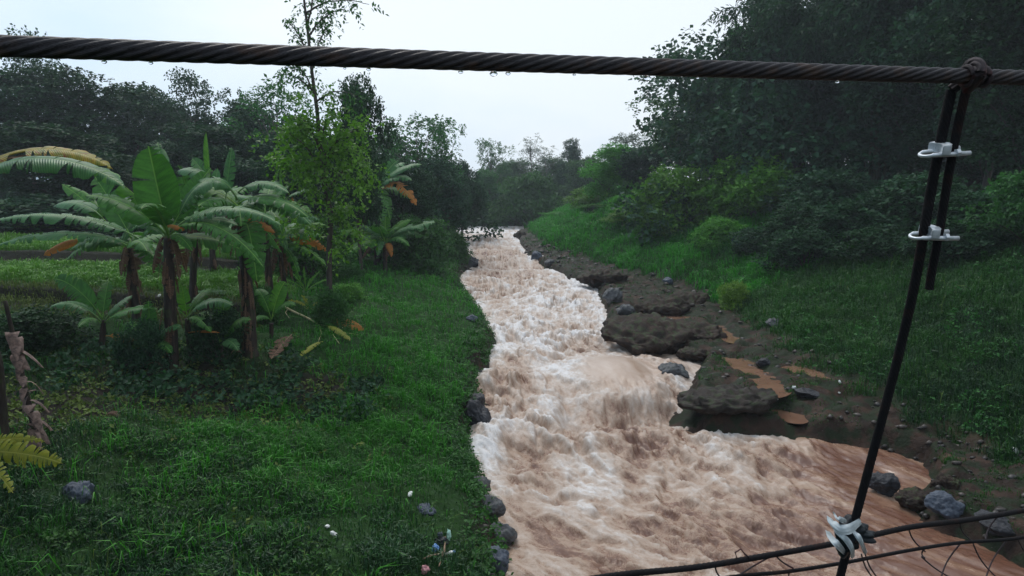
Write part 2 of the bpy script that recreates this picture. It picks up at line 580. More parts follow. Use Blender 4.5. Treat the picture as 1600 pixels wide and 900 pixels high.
def zt(x, y, fine=True):
    x = np.asarray(x, float); y = np.asarray(y, float)
    d = river_sd(x, y) + .16 * fbm(x / .6, y / .6, 51, 3) * (y < 60)
    w = zw(y)
    left = is_left(x, y)
    dp = np.maximum(d, 0)
    # left bank: a lip, then a grassy rise
    lo = .55 * ss(0, .45, dp) + 2.0 * (1 - np.exp(-dp / 5.2)) + .35 * ss(8, 20, dp)
    lo = lo * (1 - .25 * ss(60, 90, y))
    pd = paddy(x, y)
    lo_t = lo + terraces(y) * pd + .9 * ss(40, 75, y) * ss(6, 16, dp)
    lo = lo_t
    # right bank: a muddy shelf, then a steep grassy slope
    d2 = np.maximum((x - x_grass(y)) * .82, 0)
    ro = .42 * ss(0, .45, dp) + .18 * ss(0.5, 4, dp) + .52 * np.minimum(d2, 8.5) + .14 * np.maximum(d2 - 8.5, 0)
    far = 1.2 * ss(0, 6, dp) + .04 * dp
    ro = np.where(y > yT - 10, far, ro)
    h = np.where(left, lo, ro)
    if fine:
        grassy = np.where(left, ss(.3, 1.5, dp), ss(0, 1.2, d2))
        lump = fbm(x / 1.9, y / 1.9, 3, 4) * .36 + fbm(x / 6., y / 6., 5, 2) * .34
        h = h + lump * grassy * (1 - .85 * pd)
        shelf = (~left) * ss(0, .4, dp) * (1 - ss(0, .8, d2)) * (y < yT - 10)
        rid = 1 - np.abs(fbm(x / 1.5, y / 1.5, 9, 4)) * 2
        h = h + shelf * (.22 * fbm(x / .8, y / .8, 21, 5) + .22 * rid - .08)
        h = h - shelf * puddle_dip(x, y)
    bed = -.12 - .9 * ss(0, 1.6, -d)
    return w + np.where(d > 0, h, bed)


PUDDLES = [
    [(1136, 556), (1160, 560), (1188, 572), (1192, 583), (1165, 586), (1146, 573)],
    [(1188, 592), (1206, 589), (1226, 602), (1218, 613), (1196, 616), (1185, 606)],
    [(1199, 622), (1217, 620), (1245, 634), (1262, 648), (1248, 655), (1215, 646), (1200, 634)],
    [(1228, 574), (1252, 574), (1280, 583), (1276, 590), (1244, 587)],
    [(1112, 508), (1128, 513), (1145, 525), (1136, 531), (1119, 522)],
    [(1003, 478), (1030, 480), (1062, 488), (1078, 499), (1050, 502), (1012, 494)],
]
PUD = []
for pl in PUDDLES:
    q_ = np.array([on_water(*a, .45)[:2] for a in pl]); c_ = q_.mean(0)
    cv = np.cov((q_ - c_).T) + np.eye(2) * .01
    PUD.append((c_, np.linalg.inv(cv), cv))


def puddle_dip(x, y):
    s_ = np.zeros(np.shape(x))
    for c_, iv, _ in PUD:
        dx, dy = x - c_[0], y - c_[1]
        m_ = dx * dx * iv[0, 0] + 2 * dx * dy * iv[0, 1] + dy * dy * iv[1, 1]
        s_ = np.maximum(s_, .30 * np.exp(-(m_ / 2.6) ** 1.5))
    return s_


def on_ground(px, py, dmin=4.0):
    Ds = np.concatenate([np.arange(dmin, 60, .12), np.arange(60, 190, .6)])
    pts = np.array([P(px, py, D) for D in Ds])
    z = zt(pts[:, 0], pts[:, 1])
    k = np.argmax(pts[:, 2] < z)
    if not (pts[:, 2] < z).any(): k = len(Ds) - 1
    p = pts[k].copy(); p[2] = z[k]
    return p


def ground(x, y): return float(zt(np.array([x]), np.array([y]))[0])


def grid_faces(nr, nc):
    i = np.arange(nr - 1)[:, None]; j = np.arange(nc - 1)[None, :]
    a = i * nc + j
    return np.stack([a, a + 1, a + nc + 1, a + nc], -1).reshape(-1, 4)


# terrain sheet
ny1, ny2, nx = 34, 800, 860
ys = np.concatenate([np.linspace(-40, 5, ny1, endpoint=False), 5 * (260 / 5.) ** np.linspace(0, 1, ny2)])
u = np.linspace(-1, 1, nx)
u = np.sign(u) * (np.abs(u) ** 1.25)
hw = 30 + .95 * np.maximum(ys, 0)
X = (u[None, :] * hw[:, None]); Y = np.repeat(ys[:, None], nx, 1)
Z = zt(X, Y)
D_ = river_sd(X, Y)
L_ = is_left(X, Y)
mud = (~L_) * (1 - ss(-.3, .9, (X - x_grass(Y)) * .82 + .9 * fbm(X / 1.3, Y / 1.3, 44, 4))) * (Y < yT - 4)
mud = np.maximum(mud, 1 - ss(.15, .6, D_))
turf = np.where(L_, ss(.3, 1.0, D_), 1.0)


def soil_patch(x, y):
    """bare shaded leaf litter under the bananas"""
    a = np.exp(-(((x + 8.2) / 3.8) ** 2 + ((y - 17.8) / 2.3) ** 2))
    b = np.exp(-(((x + 5.2) / 1.6) ** 2 + ((y - 18.6) / 1.6) ** 2))
    c = np.exp(-(((x + 11) / 3.0) ** 2 + ((y - 15.5) / 2.5) ** 2))
    return np.clip(1.3 * np.maximum(np.maximum(a, b), c) + .25 * fbm(x / .9, y / .9, 71, 3), 0, 1)


turf = turf * (1 - soil_patch(X, Y)) * (1 - .9 * riser(Y) * paddy(X, Y))
me = make_mesh('ground', np.stack([X, Y, Z], -1).reshape(-1, 3), grid_faces(*X.shape), M['earth'], {'mud': mud.ravel(), 'turf': turf.ravel()})
struct(obj('ground', me), 'earth river banks rising on both sides of the flooded river', 'ground')

# ------------------------------------------------------------------ the river
nr, nc = 860, 430
ys = 4.0 * ((yT + 14) / 4.0) ** np.linspace(0, 1, nr)
xl = x_left(ys) - 1.2; xr = x_right(ys) + 1.2
xr = np.maximum(xr, np.interp(ys, [0, 24, 27, 40], [16, 11, 8, 0]))
far = ss(yT - 22, yT - 12, ys)
xl = xl * (1 - far) + (-30) * far
s = np.linspace(0, 1, nc)
X = xl[:, None] + (xr - xl)[:, None] * s[None, :]
Y = np.repeat(ys[:, None], nc, 1)
base = zw(Y)
sd = river_sd(X, Y)


def gw(px, py, rx, ry, ang=0.0):
    """a soft spot on the water around the place seen at (px, py), rx by ry metres"""
    c = on_water(px, py)
    ry = ry * (1.7 if py > 540 else 1.0)
    dx, dy = X - c[0], Y - c[1]
    ca, sa = math.cos(R(ang)), math.sin(R(ang))
    return np.exp(-(((dx * ca + dy * sa) / rx) ** 2 + ((-dx * sa + dy * ca) / ry) ** 2))


# flow: downstream is -y, swinging to the right (+x) near the bridge
swing = np.interp(Y, [0, 8, 14, 22, 30, 45], [.75, .62, .40, .22, .30, .05])
U = X + swing * (Y - 24) * .8
Vf = Y
cp = on_water(968, 590)
calm = np.clip(ss(3.3, 6.5, X - np.interp(Y, [5, 12, 18, 24], [1.2, 1.3, 2.4, 6])) * (1 - ss(20, 24, Y)), 0, 1)
pool = gw(1060, 560, 1.3, 1.4)
turb = np.clip(1.0 - .72 * calm - .6 * pool, .12, 1)
turb = turb * ss(-.2, 1.0, -sd + .5)
hump = gw(968, 592, 1.5, 1.4)
turb = turb * (1 - .93 * ss(.25, .75, hump))
n1 = fbm(U / 1.7, Vf / 2.3, 1, 3)
n2 = fbm(U / .62, Vf / .85, 2, 3)
n3 = 1 - 2 * np.abs(fbm(U / 1.05 + .7 * n1 + .3 * n2, Vf / 1.5 + .6 * n2, 6, 4))
n4 = 1 - 2 * np.abs(fbm(U / .34, Vf / .42 + .4 * n2, 8, 3))
amp = turb * (.75 + .5 * ss(.2, -.3, fbm(X / 4., Y / 6., 77, 2)))
nearf = ss(0, 40, Y)
h = 1.02 * amp * (.26 * n1 + .11 * n2 + .165 * (np.sign(n3) * np.abs(n3) ** 1.25 - .45) + .05 * (n4 - .5) + .14 * fbm(U / 3.5, Vf / 4.5, 12, 2))
h = h * (1 + .5 * nearf)
# standing waves, haystacks and the ledge in mid stream
h += .66 * hump - .85 * gw(990, 648, 1.5, .5) - .55 * gw(893, 650, .4, 1.1)
boil = gw(985, 690, 1.4, .9)
h += boil * (.22 + .18 * (n3 - .3))
h += .42 * gw(845, 407, 1.6, 1.8) + .35 * gw(760, 380, 1.8, 3) - .3 * gw(800, 420, 4, 1.2)
for (a, b, rx, ry, hh) in [(800, 600, 1.0, .6, .22), (775, 605, .7, .5, .2), (770, 655, .8, .5, .22), (835, 680, .5, .4, .18), (845, 745, .6, .45, .15), (760, 700, .6, .45, .18),
                           (805, 560, .9, .5, .2), (905, 700, .5, .4, .2), (1010, 655, .8, .3, .15), (870, 545, .8, .4, .15), (765, 430, 1.4, .8, .2), (860, 470, 1.2, .7, .18), (820, 445, 1.5, .7, .2)]:
    h += hh * gw(a, b, rx, ry) * (.6 + .8 * n3)
Zw = base + h
# foam: white where the water is broken, brown where it is smooth or dark on the wave faces
gy = np.gradient(Zw, axis=0) / (np.gradient(Y, axis=0) + 1e-9)
streak = fbm(U / .45 + .5 * n1, Vf / 2.8, 31, 4)
patch = fbm(U / 1.5, Vf / 2.6, 33, 4)
foam = .435 + .30 * patch + .44 * streak + .45 * np.clip(h, -.3, .35) - .22 * np.clip(gy, -.6, .6)
white = np.maximum.reduce([gw(870, 480, 3.6, 7), gw(830, 530, 2.6, 4), gw(880, 590, 1.5, 2.2), gw(860, 640, .8, 1.8), gw(760, 358, 8, 10), gw(900, 450, 2.5, 5),
                           .8 * gw(1030, 648, 1.1, .45), .6 * gw(930, 770, 1.2, 1.6), .55 * gw(780, 690, .8, 1.1), .45 * gw(1080, 760, 2.2, 1.1), .5 * gw(1100, 700, 1.1, .5), .55 * gw(760, 720, .6, 1.2)])
foam += .32 * white
brown = np.maximum.reduce([1.45 * boil, .85 * gw(800, 600, .8, 1.2), .7 * gw(765, 640, .7, .9), .6 * gw(780, 400, 3.5, 6), .55 * gw(850, 410, 2, 2.5), .5 * gw(770, 430, 3, 3), .6 * gw(1200, 820, 3, 2), .6 * gw(880, 880, 1.2, 1.0),
                           .3 * gw(850, 740, 1.0, .7), .55 * gw(1280, 730, 3, 1.0), .5 * gw(1040, 590, .6, .5)])
foam -= .36 * brown
foam -= .24 * calm * ss(0, 1, X - 3) + .10 * ss(20, 13, Y)
foam += .16 * ss(.55, .95, n3) * turb
hs_ = ss(.12, .8, hump + .12 * patch); foam = foam * (1 - .85 * hs_) + (.45 + .22 * streak) * .85 * hs_
foam = foam * (1 - .6 * pool) + .40 * .6 * pool
foam += .12 * ss(40, 70, Y)
edge = ss(.9, .1, -sd)
foam += .22 * edge * (1 - calm)
chop = np.clip(turb * (1 - .6 * calm), .03, 1)
fl = ss(150, 20, Y)
uvw = np.stack([U, Vf], -1).reshape(-1, 2)
me = make_mesh('river', np.stack([X, Y, Zw], -1).reshape(-1, 3), grid_faces(nr, nc), M['water'], {'foam': foam.ravel(), 'chop': chop.ravel()}, uvw)
struct(obj('river_water', me), 'brown flood water churning in white rapids between the banks', 'river')

for k, (c, iv, cv) in enumerate(PUD):
    ev, ec = np.linalg.eigh(cv)
    ang = np.linspace(0, 2 * math.pi, 40, endpoint=False)
    ring = c + (np.cos(ang)[:, None] * ec[:, 0] * math.sqrt(ev[0]) + np.sin(ang)[:, None] * ec[:, 1] * math.sqrt(ev[1])) * (2.2, 2.2, 1.45, 2.2, 2.0, 2.0)[k]
    inner = c + (ring - c) * .45
    zz = float(np.percentile(zt(inner[:, 0], inner[:, 1]), (60, 60, 30, 60, 60, 60)[k])) + .06
    mb = MB()
    m_ = len(ring)
    mb.add(np.concatenate([np.c_[ring, np.full(m_, zz)], [[c[0], c[1], zz]]]), t=[(i, (i + 1) % m_, m_) for i in range(m_)])
    o = mb.build('puddle', M['puddle'])
    struct(o, ['long orange brown puddle beside the dark stone', 'round orange puddle on the muddy shelf', 'largest orange puddle nearest the river edge', 'thin orange puddle below the grass slope',
               'small orange puddle high on the shelf', 'pale brown mud pool on the upper rock shelf'][k], 'puddle')

# ------------------------------------------------------------------ grass (nobody could count it)
def blades(name, label, mat, N, ylo, yhi, xlo, xhi, mask, lmin, lmax, wid, seed, cat='grass', power=1.0, lean=.6, leafy=0.0):
    r = np.random.default_rng(seed)
    y = (ylo ** -power + r.random(N) * (yhi ** -power - ylo ** -power)) ** (-1 / power)
    a, b = xlo(y), xhi(y)
    x = a + r.random(N) * (b - a)
    keep = r.random(N) < mask(x, y)
    x, y = x[keep], y[keep]; n = len(x)
    z = zt(x, y)
    cl = fbm(x / .8, y / .8, seed + 3, 3)
    cl2 = fbm(x / 2.6, y / 2.6, seed + 5, 2)
    L = (lmin + (lmax - lmin) * r.random(n) ** 1.6) * np.clip(1 + 1.1 * cl + .8 * cl2, .35, 2.2)
    az = r.random(n) * 2 * math.pi + 2.5 * cl
    le = lean * (.3 + .9 * r.random(n))
    dx, dy = np.cos(az), np.sin(az)
    far = np.maximum(1, y / 16.)
    w = wid * (.6 + .8 * r.random(n)) * far ** .8
    L = L * far ** .25
    sx, sy = -dy, dx
    tilt = r.normal(0, .35, n)
    p0 = np.stack([x, y, z - .03], -1)
    m = p0 + np.stack([dx * L * le * .35, dy * L * le * .35, L * .62], -1)
    tp = p0 + np.stack([dx * L * le, dy * L * le, L * (.95 - .45 * le)], -1)
    S = np.stack([sx, sy, tilt], -1) * w[:, None]
    V = np.stack([p0 - S * .7, p0 + S * .7, m + S, m - S, tp], 1)
    i = np.arange(n)[:, None] * 5
    q = i + np.array([[0, 1, 2, 3]]); t = i + np.array([[3, 2, 4]])
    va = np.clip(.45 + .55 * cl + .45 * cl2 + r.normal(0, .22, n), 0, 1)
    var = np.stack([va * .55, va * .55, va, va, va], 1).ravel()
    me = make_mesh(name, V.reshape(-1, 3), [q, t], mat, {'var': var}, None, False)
    return tag(obj(name, me), label, cat, kind='stuff')


def left_mask(x, y):
    d = river_sd(x, y)
    m = is_left(x, y) * ss(.22, .62, d + .25 * fbm(x / .7, y / .7, 67, 3)) * (1 - soil_patch(x, y) * .95) * (1 - paddy(x, y))
    return m * (.16 + .84 * ss(-.25, .18, fbm(x / 1.1, y / 1.1, 61, 3)))


def trodden(x, y):
    """the muddy bare corner by the water where the rubbish lies"""
    return np.clip(np.exp(-(((x + 1.25) / 1.1) ** 2 + ((y - 12.9) / 1.9) ** 2)) * 1.25 + .5 * fbm(x / .7, y / .7, 73, 3), 0, 1) * ss(-3.6, -2.2, x)


def painted_shade_zone(x, y):  # near left corner, where shade is painted by darker blade colour
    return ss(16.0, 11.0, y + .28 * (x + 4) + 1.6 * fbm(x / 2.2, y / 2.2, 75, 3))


def lush_zone(x, y):
    """the brightest part of the left bank, near the water in mid distance"""
    return np.clip(1.2 * np.exp(-(((x + 3.6) / 2.4) ** 2 + ((y - 21) / 7.) ** 2)) + 1.0 * np.exp(-(((x + 5.2) / 2.2) ** 2 + ((y - 14.5) / 2.4) ** 2)) + ss(24, 34, y) * .8 + .5 * fbm(x / 1.8, y / 1.8, 91, 3), 0, 1)


def right_mask(x, y):
    d2 = (x - x_grass(y)) * .82 + 1.3 * fbm(x / 1.3, y / 1.3, 44, 4)
    return (~is_left(x, y)) * ss(-.2, .7, d2) * (river_sd(x, y) > .3) * (.35 + .65 * ss(-.3, .15, fbm(x / 1.5, y / 1.5, 63, 3)))


FAST = 1.15
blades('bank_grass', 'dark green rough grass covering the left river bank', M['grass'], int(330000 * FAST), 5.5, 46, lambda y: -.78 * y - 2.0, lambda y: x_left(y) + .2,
       lambda x, y: left_mask(x, y) * (1 - .65 * lush_zone(x, y)) * (1 - .9 * trodden(x, y)) * (1 - .75 * painted_shade_zone(x, y)), .09, .28, .0062, 101)
blades('shade_tinted_grass', 'broad bladed grass in the nearest corner of the left bank, shade painted into its colour', M['grass_shade'], int(200000 * FAST), 5.5, 20, lambda y: -.78 * y - 2.0, lambda y: x_left(y) + .2,
       lambda x, y: left_mask(x, y) * painted_shade_zone(x, y) * (1 - .85 * trodden(x, y)), .10, .30, .0075, 108)
for nm_, lb_, mk_, xl_, xh_, lo_, hi_, sd_n in [
        ('tall_grass', 'tall arching tufts of grass standing above the left bank turf', lambda x, y: left_mask(x, y) * ss(.12, .38, fbm(x / 1.0, y / 1.0, 401, 3)) * (1 - trodden(x, y)), lambda y: -.78 * y - 2.0, lambda y: x_left(y) + .25, 7, 45, 109),
        ('slope_tufts', 'tall arching tufts of grass on the right slope', lambda x, y: right_mask(x, y) * ss(.10, .38, fbm(x / 1.2, y / 1.2, 402, 3)), lambda y: x_grass(y) - 1.0, lambda y: np.minimum(x_grass(y) + 17, .86 * y + 4), 13, 80, 110)]:
    blades(nm_, lb_, M['grass'] if sd_n == 110 else M['grass_lush'], 34000, lo_, hi_, xl_, xh_, mk_, .22, .55, .008, sd_n, lean=1.05)
blades('lush_grass', 'bright lush grass on the crown of the left bank', M['grass_lush'], int(300000 * FAST), 7, 60, lambda y: -.62 * y - 1, lambda y: x_left(y) + .2,
       lambda x, y: left_mask(x, y) * lush_zone(x, y) * (1 - .9 * trodden(x, y)) * (1 - .8 * painted_shade_zone(x, y)), .13, .42, .0070, 102, lean=.85)


blades('slope_grass', 'long green grass on the slope above the muddy shelf', M['grass'], int(330000 * FAST), 13, 95, lambda y: x_grass(y) - 1.0, lambda y: np.minimum(x_grass(y) + 17, .86 * y + 4),
       lambda x, y: right_mask(x, y) * (.25 + .75 * ss(19, 28, y + 3 * fbm(x / 3, y / 3, 421, 2))), .14, .42, .0085, 103)
blades('shade_tinted_slope_grass', 'grass on the nearest part of the right slope, shade painted into its colour', M['grass_shade'], int(170000 * FAST), 11, 30, lambda y: x_grass(y) - 1.0, lambda y: np.minimum(x_grass(y) + 14, .86 * y + 4),
       lambda x, y: right_mask(x, y) * ss(28, 19, y + 3 * fbm(x / 3, y / 3, 421, 2)), .12, .36, .0085, 113)  # near slope shade is painted through the darkened blade colour
blades('shelf_weeds', 'sparse low weeds rooted in the muddy rock shelf', M['grass'], 110000, 11, 80, lambda y: x_right(y) - .5, lambda y: x_grass(y) + .6,
       lambda x, y: (~is_left(x, y)) * (river_sd(x, y) > .3) * ss(-.1, .3, fbm(x / .9, y / .9, 65, 4)) * .9, .03, .13, .007, 104, 'weeds')
blades('rice', 'short bright rice seedlings on the terraces behind the bananas', M['rice'], 260000, 22, 62, lambda y: -.82 * y - 3, lambda y: -7.5 - (y - 24) * .12 + 0 * y,
       lambda x, y: paddy(x, y) * (1 - riser(y + .5 * fbm(x / 2, y / 2, 68, 2))) * (ss(26.2, 27.4, y)) * (.6 + .4 * ss(-.3, .2, fbm(x / 2, y / 2, 66, 2))), .16, .36, .010, 105, 'rice')
blades('stubble', 'dull dry stubble on the nearest terrace behind the bananas', M['dry_grass'], 40000, 22, 35, lambda y: -.82 * y - 3, lambda y: -7.5 - (y - 24) * .12 + 0 * y,
       lambda x, y: paddy(x, y) * (1 - .85 * ss(26, 27.5, y)) * .9, .08, .22, .010, 106, 'stubble')
blades('far_bank_grass', 'bright grass and creepers on the far part of the right bank', M['grass_lush'], 120000, 36, 115, lambda y: x_grass(y) - 1.2, lambda y: np.minimum(x_grass(y) + 14, .5 * y + 4),
       right_mask, .25, .6, .010, 107, power=.4)
blades('dead_stalks', 'thin dry stalks sticking out of the left bank grass', M['dry_grass'], 5000, 6, 40, lambda y: -.78 * y - 2.0, lambda y: x_left(y) + .2,
       lambda x, y: left_mask(x, y) * ss(-.1, .4, fbm(x / 1.5, y / 1.5, 411, 3)), .2, .6, .005, 111, 'stalks', lean=.7)
blades('slope_stalks', 'thin dry stalks on the right slope', M['dry_grass'], 5000, 13, 60, lambda y: x_grass(y) - .5, lambda y: np.minimum(x_grass(y) + 14, .86 * y + 4),
       lambda x, y: right_mask(x, y) * ss(-.1, .4, fbm(x / 1.5, y / 1.5, 412, 3)), .2, .6, .006, 112, 'stalks', lean=.7)
blades('edge_grass', 'long grass trailing over the left bank edge above the water', M['grass'], 60000, 7, 80, lambda y: x_left(y) - .9, lambda y: x_left(y) + .3,
       lambda x, y: is_left(x, y) * ss(.03, .15, river_sd(x, y)) * ss(-.1, .25, fbm(x / .8, y / .8, 431, 3)) * .5 * (1 - .95 * ss(.1, .4, trodden(x, y))) * (1 - .8 * ss(16, 13, y)), .14, .36, .008, 114, lean=1.0)
# ------------------------------------------------------------------ banana plants
def unit(v):
    v = np.asarray(v, float)
    return v / (np.linalg.norm(v) + 1e-12)


def banana_leaf(parent, p0, p1, arch, hw, mat, face=(0, -.45, .9), tears=10, droop=.9, pet=.12, name='leaf', seed=0, gap=.012, bend=0.0, origin=None, label=None, ragged=.25):
    r = np.random.default_rng(seed)
    p0 = np.asarray(p0, float); p1 = np.asarray(p1, float)
    up = np.array([0, 0, 1.0])
    c1 = p0 + (p1 - p0) * .28 + up * arch * 1.25
    c2 = p0 + (p1 - p0) * .74 + up * arch * 1.0 + np.array([bend, 0, 0])

    def curve(t):
        t = np.asarray(t, float)[:, None]
        return (1 - t) ** 3 * p0 + 3 * (1 - t) ** 2 * t * c1 + 3 * (1 - t) * t * t * c2 + t ** 3 * p1

    def frame(t):
        T = curve(np.clip(t + .01, 0, 1)) - curve(np.clip(t - .01, 0, 1))
        T /= np.linalg.norm(T, axis=1)[:, None] + 1e-12
        n0 = unit(face)[None, :]
        S = np.cross(T, np.broadcast_to(n0, T.shape)); S /= np.linalg.norm(S, axis=1)[:, None] + 1e-9
        return T, S, np.cross(S, T)
    mb = MB()
    tt = np.linspace(0, 1, 22)
    mb.tube(curve(tt), np.linspace(hw * .085, hw * .015, 22), 6, uv_mid=True) if False else None
    pts = curve(tt)
    T, S, N = frame(tt)
    pts = pts - N * hw * .03
    b = MB(); b.tube(pts, np.linspace(max(.012, hw * .075), .004, 22), 5)
    V = np.concatenate(b.V)
    mb.add(V, b.Fq[0], b.Ft[0], uv=np.tile([[.5, .5]], (len(V), 1)))
    nt = max(1, tears)
    for sgn in (-1, 1):
        cuts = np.sort(np.concatenate([[0, 1], r.random(nt - 1)]))
        for a, bb in zip(cuts[:-1], cuts[1:]):
            if bb - a < .004: continue
            if r.random() < ragged * .12: continue
            k = max(2, int((bb - a) * 26) + 1); m = 6
            v = np.linspace(a, bb, k)
            dr = droop * (.75 + .5 * r.random())
            lenf = 1 - ragged * r.random() ** 2
            wv = (np.sin(np.pi * np.clip(v, 0, 1) ** .72) ** .55) * hw * lenf
            wv = np.where(v > .97, wv * np.clip((1 - v) / .03 + .15, 0, 1), wv)
            t_ = pet + v * (1 - pet)
            C = curve(t_); T, S, N = frame(t_)
            q = np.linspace(0, 1, m)
            mid = (a + bb) / 2
            for_v = v[:, None] + 0 * q[None, :]
            shrink = (mid - v)[:, None] * (q[None, :] ** 1.5) * min(.5, gap / max(bb - a, .01) * 4)
            for_v = for_v + shrink
            lat = wv[:, None] * q[None, :]
            ang = .30 - dr * q[None, :] * 1.15 + 0 * v[:, None]
            # integrate the cross section
            dq = wv[:, None] / (m - 1)
            co = np.cumsum(np.concatenate([np.zeros((k, 1)), np.cos(ang[:, 1:]) * dq], 1), 1)
            si = np.cumsum(np.concatenate([np.zeros((k, 1)), np.sin(ang[:, 1:]) * dq], 1), 1)
            sh = (for_v - v[:, None])
            Lc = np.linalg.norm(p1 - p0)
            wav = .035 * hw * np.sin(v[:, None] * 60 + r.random() * 6) * q[None, :] ** 2
            Q = C[:, None, :] + sgn * S[:, None, :] * co[..., None] + N[:, None, :] * (si + wav)[..., None] + T[:, None, :] * (lat * .18 + sh * Lc)[..., None]
            uv = np.stack([.5 + sgn * .5 * q[None, :] * (wv / hw)[:, None], for_v], -1)
            mb.add(Q.reshape(-1, 3), grid_faces(k, m), None, uv.reshape(-1, 2))
    o = mb.build(name, mat, parent, origin=origin)
    if label: o['label'] = label
    return o


def stem_mesh(parent, pts, r0, r1, origin, seed=0, skirt=10, name='stem'):
    r = np.random.default_rng(seed)
    pts = np.asarray(pts, float)
    t = np.linspace(0, 1, 26)
    c = np.stack([np.interp(t, np.linspace(0, 1, len(pts)), pts[:, i]) for i in range(3)], 1)
    rad = (r0 + (r1 - r0) * t) * (1 + .16 * np.exp(-((t) / .06) ** 2)) * (1 + .05 * np.sin(t * 40 + seed))
    mb = MB(); mb.tube(c, rad, 14)
    # overlapping leaf sheaths, each a curved strip that stands a little proud of the stem
    for k in range(14):
        a0 = r.random() * 6.28; t0 = r.random() * .6; t1 = min(1, t0 + .25 + .3 * r.random())
        tv = np.linspace(t0, t1, 8); av = np.linspace(-.7, .7, 5) * (1 - .3 * r.random())
        cc = np.stack([np.interp(tv, t, c[:, i]) for i in range(3)], 1)
        rr = np.interp(tv, t, rad) + .004 + .02 * (tv - t0) / (t1 - t0) * r.random()
        V = cc[:, None, :] + np.stack([np.cos(a0 + av)[None, :] * rr[:, None], np.sin(a0 + av)[None, :] * rr[:, None], 0 * rr[:, None] + 0 * av[None, :]], -1)
        mb.add(V.reshape(-1, 3), grid_faces(8, 5))
    return mb.build(name, M['stem'], parent, origin=origin)


def dead_strips(parent, pts, rad, n, origin, seed, lmin=.3, lmax=1.0):
    """dry dead leaves hanging against the stem"""
    r = np.random.default_rng(seed); pts = np.asarray(pts, float)
    for k in range(n):
        t = .25 + .7 * r.random()
        c = np.array([np.interp(t, np.linspace(0, 1, len(pts)), pts[:, i]) for i in range(3)])
        a = r.random() * 2 * math.pi if k % 3 else -math.pi / 2 + r.normal(0, .6)
        d = np.array([math.cos(a), math.sin(a), 0])
        L = lmin + (lmax - lmin) * r.random()
        p0 = c + d * rad * .9
        p1 = c + d * (rad * 1.15 + .16 * r.random()) - np.array([0, 0, L])
        banana_leaf(parent, p0, p1, .10, .05 + .07 * r.random(), M['ban_dry'], face=tuple(d + [0, 0, .1]), tears=5, droop=1.3 * r.random(), pet=.2, name='dry_leaf', seed=seed * 50 + k, origin=origin, ragged=.5)


BAN_GROUP = 'banana plants on the left bank'


def banana(label, base_px, stem_px, r0, r1, leaves, seed, dead=0, D=None, extra=7, group=BAN_GROUP, name='banana_plant', cat='banana plant'):
    """leaves: (base px, base py, tip px, tip py, arch m, half width m, material, depth at tip, options)"""
    b = on_ground(*base_px) if D is None else None
    if D is None: D = b[1]
    else:
        p = P(base_px[0], base_px[1], D); b = np.array([p[0], p[1], ground(p[0], p[1])])
    root = thing(name, label, cat, b, group=group)
    st = [b - [0, 0, .1]] + [P(x, y, D) for x, y in stem_px]
    if r0 > 0:
        stem_mesh(root, st, r0, r1, b, seed)
    for k, lf in enumerate(leaves):
        bx, by, tx, ty, arch, hw, mat = lf[:7]
        dz = lf[7] if len(lf) > 7 else 0.0
        kw = dict(lf[8]) if len(lf) > 8 else {}
        mid = mat.startswith('ban_orange') or mat == 'ban_yellow' or mat == 'ban_dry'
        if mid and 'label' not in kw:
            kw['label'] = {'ban_orange': 'orange dying leaf', 'ban_yellow': 'yellowing leaf', 'ban_dry': 'dry brown leaf'}[mat]
        banana_leaf(root, P(bx, by, D + min(0, dz) * .15), P(tx, ty, D + dz), arch, hw, M[mat], seed=seed * 31 + k, origin=b, **kw)
    if r0 >= .09:                      # the rest of the crown, fanned round the growing point
        q_ = np.random.default_rng(seed + 900); top = st[-1]
        for k in range(extra):
            a = 2 * math.pi * (k + q_.random()) / max(extra, 1); L = (1.3 + 1.0 * q_.random()) * (1.5 if D > 40 else 1.0); up_ = q_.normal(.15, .6)
            tip = top + np.array([math.cos(a) * L, math.sin(a) * L * .9 + .35, up_ * L * .6])
            banana_leaf(root, top + q_.normal(0, .05, 3), tip, .30 + .25 * q_.random(), (.34 + .14 * q_.random()) * (1.4 if D > 40 else 1), M[('ban', 'ban_blue', 'ban', 'ban_young', 'ban')[k % 5]], seed=seed * 77 + k, origin=b, tears=12, gap=.015)
        for k in range(extra // 2):
            a = 2 * math.pi * q_.random(); L = .8 + .6 * q_.random()
            tip = top + np.array([math.cos(a) * .45, math.sin(a) * .45, -L])
            banana_leaf(root, top - [0, 0, .05], tip, .45, .16 + .1 * q_.random(), M['ban_dry'], seed=seed * 79 + k, origin=b, tears=14, droop=1.4, label='dry brown leaf', ragged=.5)
    if dead: dead_strips(root, st, (r0 + r1) / 2, dead, b, seed)
    return root


UPF = dict(face=(0, -1, .15), droop=.25, tears=5)
BACK = dict(face=(.2, -1, .1), droop=.15, tears=3, ragged=.08)
TORN = dict(tears=26, gap=.02, droop=1.0, ragged=.35)

